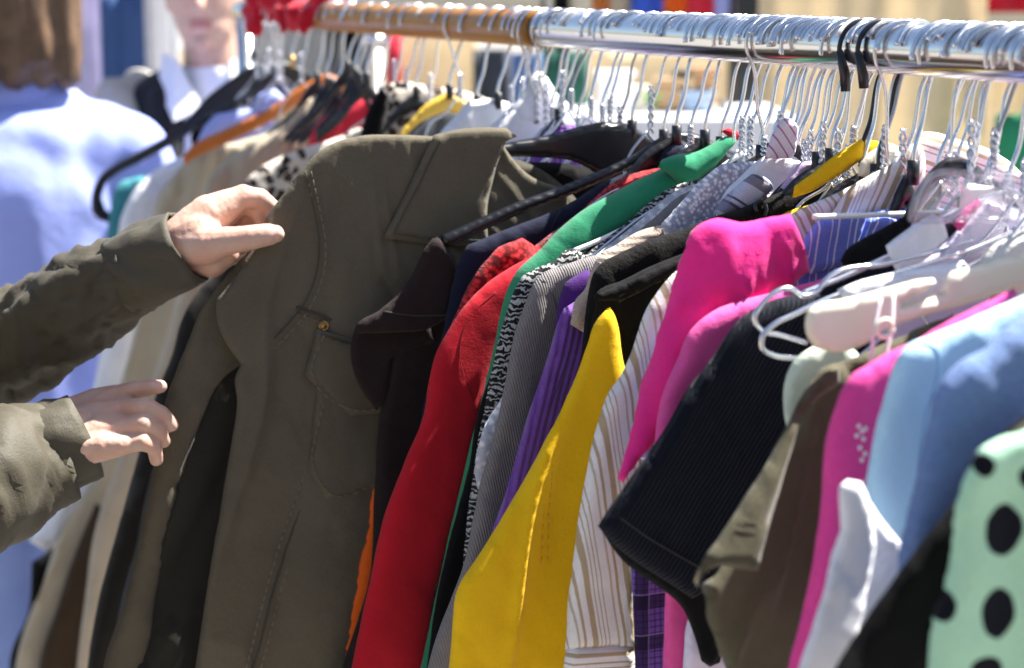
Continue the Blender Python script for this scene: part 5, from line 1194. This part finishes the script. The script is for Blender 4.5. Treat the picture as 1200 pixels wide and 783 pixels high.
# white covered stall table with boxes on it
tz = W(770, 132, 5.0)[2]
tb = thing('stall_table', 'stall table under a white cloth seen blurred between the hooks', 'table', tuple(W(770, 300, 5.1)[:2]) + (0,))
link('table_top', bevel(mesh_of('table_top', box_geo((0, 0, tz - .02), .62, .6, .03)), .005), M('white_paint'), tb)
for sx in (-1, 1):
    for sy in (-1, 1): link('leg', mesh_of('leg', tube_geo([(sx * .28, sy * .26, 0), (sx * .28, sy * .26, tz - .03)], .018, 12)), M('grey_post'), tb)
def drape(w, d, h, zt):
    V, Fc = [], []; n = 80
    for j in range(9):
        for i in range(n):
            a = 2 * math.pi * i / n; k = 1 / max(abs(math.cos(a)), abs(math.sin(a)))
            f = 1 + (.05 * math.sin(a * 13) + .03 * math.sin(a * 29)) * (j / 8)
            V.append((w / 2 * math.cos(a) * k * f, d / 2 * math.sin(a) * k * f, zt - h * j / 8))
    for j in range(8):
        for i in range(n): Fc.append((j * n + i, (j + 1) * n + i, (j + 1) * n + (i + 1) % n, j * n + (i + 1) % n))
    Fc.append(tuple(reversed(range(n)))); return V, Fc
tc = tag(link('tablecloth', mesh_of('tablecloth', drape(.66, .64, .5, tz + .002)), M('white_paint'), smooth=False), 'white tablecloth over the blurred stall table', 'tablecloth'); tc.location = tb.location
def crate(label, x, y, w, h, z, mat):
    c = W(x, y, z); o = thing('box', label, 'box', (c[0], c[1], c[2] - h / 2), random.uniform(-.2, .2), 'boxes on the stall table')
    link('tub', bevel(mesh_of('tub', box_geo((0, 0, h / 2), w, w * .8, h)), .008), M(mat), o)
    link('lid', bevel(mesh_of('lid', box_geo((0, 0, h + .008), w + .02, w * .8 + .02, .016)), .004), M(mat), o)
def ypx(x, zz, z):  # photo row of a height at distance z
    return 391.5 - F * ((zz - CAM[2]) / z - FW[2]) / UP[2]
def on_table(label, x, w, h, mat): crate(label, x, ypx(x, tz + .004 + h / 2, 5.0), w, h, 5.0, mat)
on_table('lime green box on the white stall table', 764, .03, .035, 'crate_green'); on_table('pale blue box on the white stall table', 815, .07, .04, 'crate_blue'); on_table('orange brown box at the right of the white stall table', 826, .06, .10, 'crate_orange'); on_table('white box at the left of the white stall table', 720, .09, .09, 'white_paint')
on_table('tan cardboard box at the middle of the white stall table', 785, .07, .07, 'cardboard'); on_table('small cream tub beside the lime green box', 748, .04, .05, 'cream_plastic'); on_table('dark box between the tan and pale blue ones', 800, .03, .09, 'dark_post')
# darker blurred clothes and the bright cushion behind the white shirts
sheet('hanging_garment', 'dark green garment behind the hooks right of the white collar', 'garment', 636, 690, 60, .6, 5.2, 'dark_green', amp=.03, period=.1, group='dark clothes behind the rail')
sheet('hanging_garment', 'blue violet garment behind the upright white collar', 'garment', 600, 636, 62, .6, 5.25, 'periwinkle', amp=.03, period=.1, group='dark clothes behind the rail')
sheet('hanging_garment', 'dark denim garment behind the yellow hanger', 'garment', 556, 600, 58, .6, 5.3, 'slate', amp=.03, period=.1, group='dark clothes behind the rail')
sheet('hanging_garment', 'black garment behind the hooks under the red scarf', 'garment', 384, 442, 28, .6, 4.4, 'black', amp=.03, period=.08, group='dark clothes behind the rail')
sheet('sun_cloth', 'cream cloth glaring in the sun below the brown sleeve of the rail', 'cloth', 464, 560, 36, .3, 5.8, 'canvas', amp=.10, period=.5)
sheet('red_cloth', 'thin red cloth edge beside the glaring cream cloth', 'cloth', 452, 470, 40, .4, 5.75, 'raspberry', amp=.02, period=.06)
gp = thing('stall_post', 'grey metal post behind the frilled leopard blouse', 'post', tuple(W(441, 300, 4.3)[:2]) + (0,))
link('shaft', mesh_of('shaft', tube_geo([(0, 0, 0), (0, 0, W(441, 48, 4.3)[2])], .024, 16)), M('grey_post'), gp); link('cap', mesh_of('cap', tube_geo([(0, 0, W(441, 50, 4.3)[2]), (0, 0, W(441, 40, 4.3)[2])], .029, 16)), M('chrome'), gp)
sheet('grey_sheet', 'grey beige sheet behind the far end of the rail', 'cloth', 268, 384, -70, .2, 5.4, 'grey_scarf', amp=.03, period=.2)
for (x0, x1, y0, zb, mat, lb) in ((84, 122, -80, .7, 'backlit_lavender', 'pale lavender garment hanging between the two people'), (118, 168, -10, .7, 'denim', 'blue denim garment hanging between the two people'), (126, 172, -80, 1.55, 'raspberry', 'dark red garment above the blue denim one'), (164, 206, -80, .7, 'backlit_white', 'white garment hanging beside the face of the person in the blazer')):
    sheet('hanging_garment', lb, 'garment', x0, x1, y0, zb, 5.6 if mat != 'raspberry' else 5.7, mat, amp=.03, period=.1, group='clothes hanging behind the two people')
sheet('white_backdrop', 'wide white sheet hanging farthest back above the brown rail sleeve', 'cloth', 380, 660, -160, 1.56, 7.2, 'backlit_white', amp=.05, period=.4)
sheet('stall_sheet', 'long pale stall side wall closing the market at the back', 'cloth', -900, 2400, 60, .0, 8.5, 'canvas', amp=.08, period=.6)

op = thing('unseen_stall', 'unseen tan cloth stall added across the aisle, mirrored in the chrome rail', 'unseen stall', (.3, -2.6, 0))  # added behind the camera to tint the rail's reflection and cut sky fill
def plate(name, x0, x1, z0, z1, y, mat):
    me = mesh_of(name, box_geo(((x0 + x1) / 2, y, (z0 + z1) / 2), x1 - x0, .03, z1 - z0)); me.uv_layers.new(name='UVMap'); return link(name, bevel(me, .005), M(mat), op, smooth=False)
plate('back_cloth', -3.2, 3.2, .0, 2.3, 0, 'stall_tan'); plate('red_valance', -.5, 1.0, 1.45, 1.62, .03, 'scarf_red'); plate('roof_edge', -3.3, 3.3, 2.31, 2.5, .02, 'dark_stripe')
for x in (-3.15, 3.15): link('pole', mesh_of('pole', tube_geo([(x, .04, 0), (x, .04, 2.5)], .025, 12)), M('grey_post'), op)
# ================================================================== ground, sky and sun
me = mesh_of('ground', ([(-60, -60, 0), (60, -60, 0), (60, 60, 0), (-60, 60, 0)], [(0, 1, 2, 3)]))
o = link('ground', me, M('asphalt'), smooth=False); o['kind'] = 'structure'
SUN = Vector((.48, .245, .84)).normalized()
elev = math.asin(SUN.z); azi = math.atan2(SUN.x, SUN.y)
w = bpy.data.worlds.new('World'); SC.world = w; w.use_nodes = True
nt = w.node_tree; bg = nt.nodes['Background']
sky = nt.nodes.new('ShaderNodeTexSky'); sky.sky_type = 'NISHITA'; sky.sun_disc = False
sky.sun_elevation = elev; sky.sun_rotation = azi; sky.air_density = 1.0; sky.dust_density = 1.5
nt.links.new(sky.outputs[0], bg.inputs[0]); bg.inputs[1].default_value = .056
ld = bpy.data.lights.new('sun', 'SUN'); ld.energy = 5.0; ld.angle = math.radians(.53); ld.color = (1, .955, .88)
lo = bpy.data.objects.new('sun', ld); COL.objects.link(lo); lo.rotation_euler = SUN.to_track_quat('Z', 'Y').to_euler()
cd = bpy.data.cameras.new('camera'); co_ = bpy.data.objects.new('camera', cd); COL.objects.link(co_)
co_.location = CAM; co_.rotation_euler = (math.pi / 2 - PITCH, 0, 0)
cd.sensor_width = 36; cd.lens = 36 * F / 1200; cd.clip_end = 300; cd.clip_start = .02
cd.dof.use_dof = True; cd.dof.focus_distance = 1.66; cd.dof.aperture_fstop = 5.0; cd.dof.aperture_blades = 9
SC.camera = co_
SC.view_settings.view_transform = 'Standard'; SC.view_settings.look = 'None'; SC.view_settings.exposure = 1.82; SC.view_settings.gamma = 1
SC.render.engine = 'CYCLES'; SC.cycles.max_bounces = 8; SC.cycles.transparent_max_bounces = 12
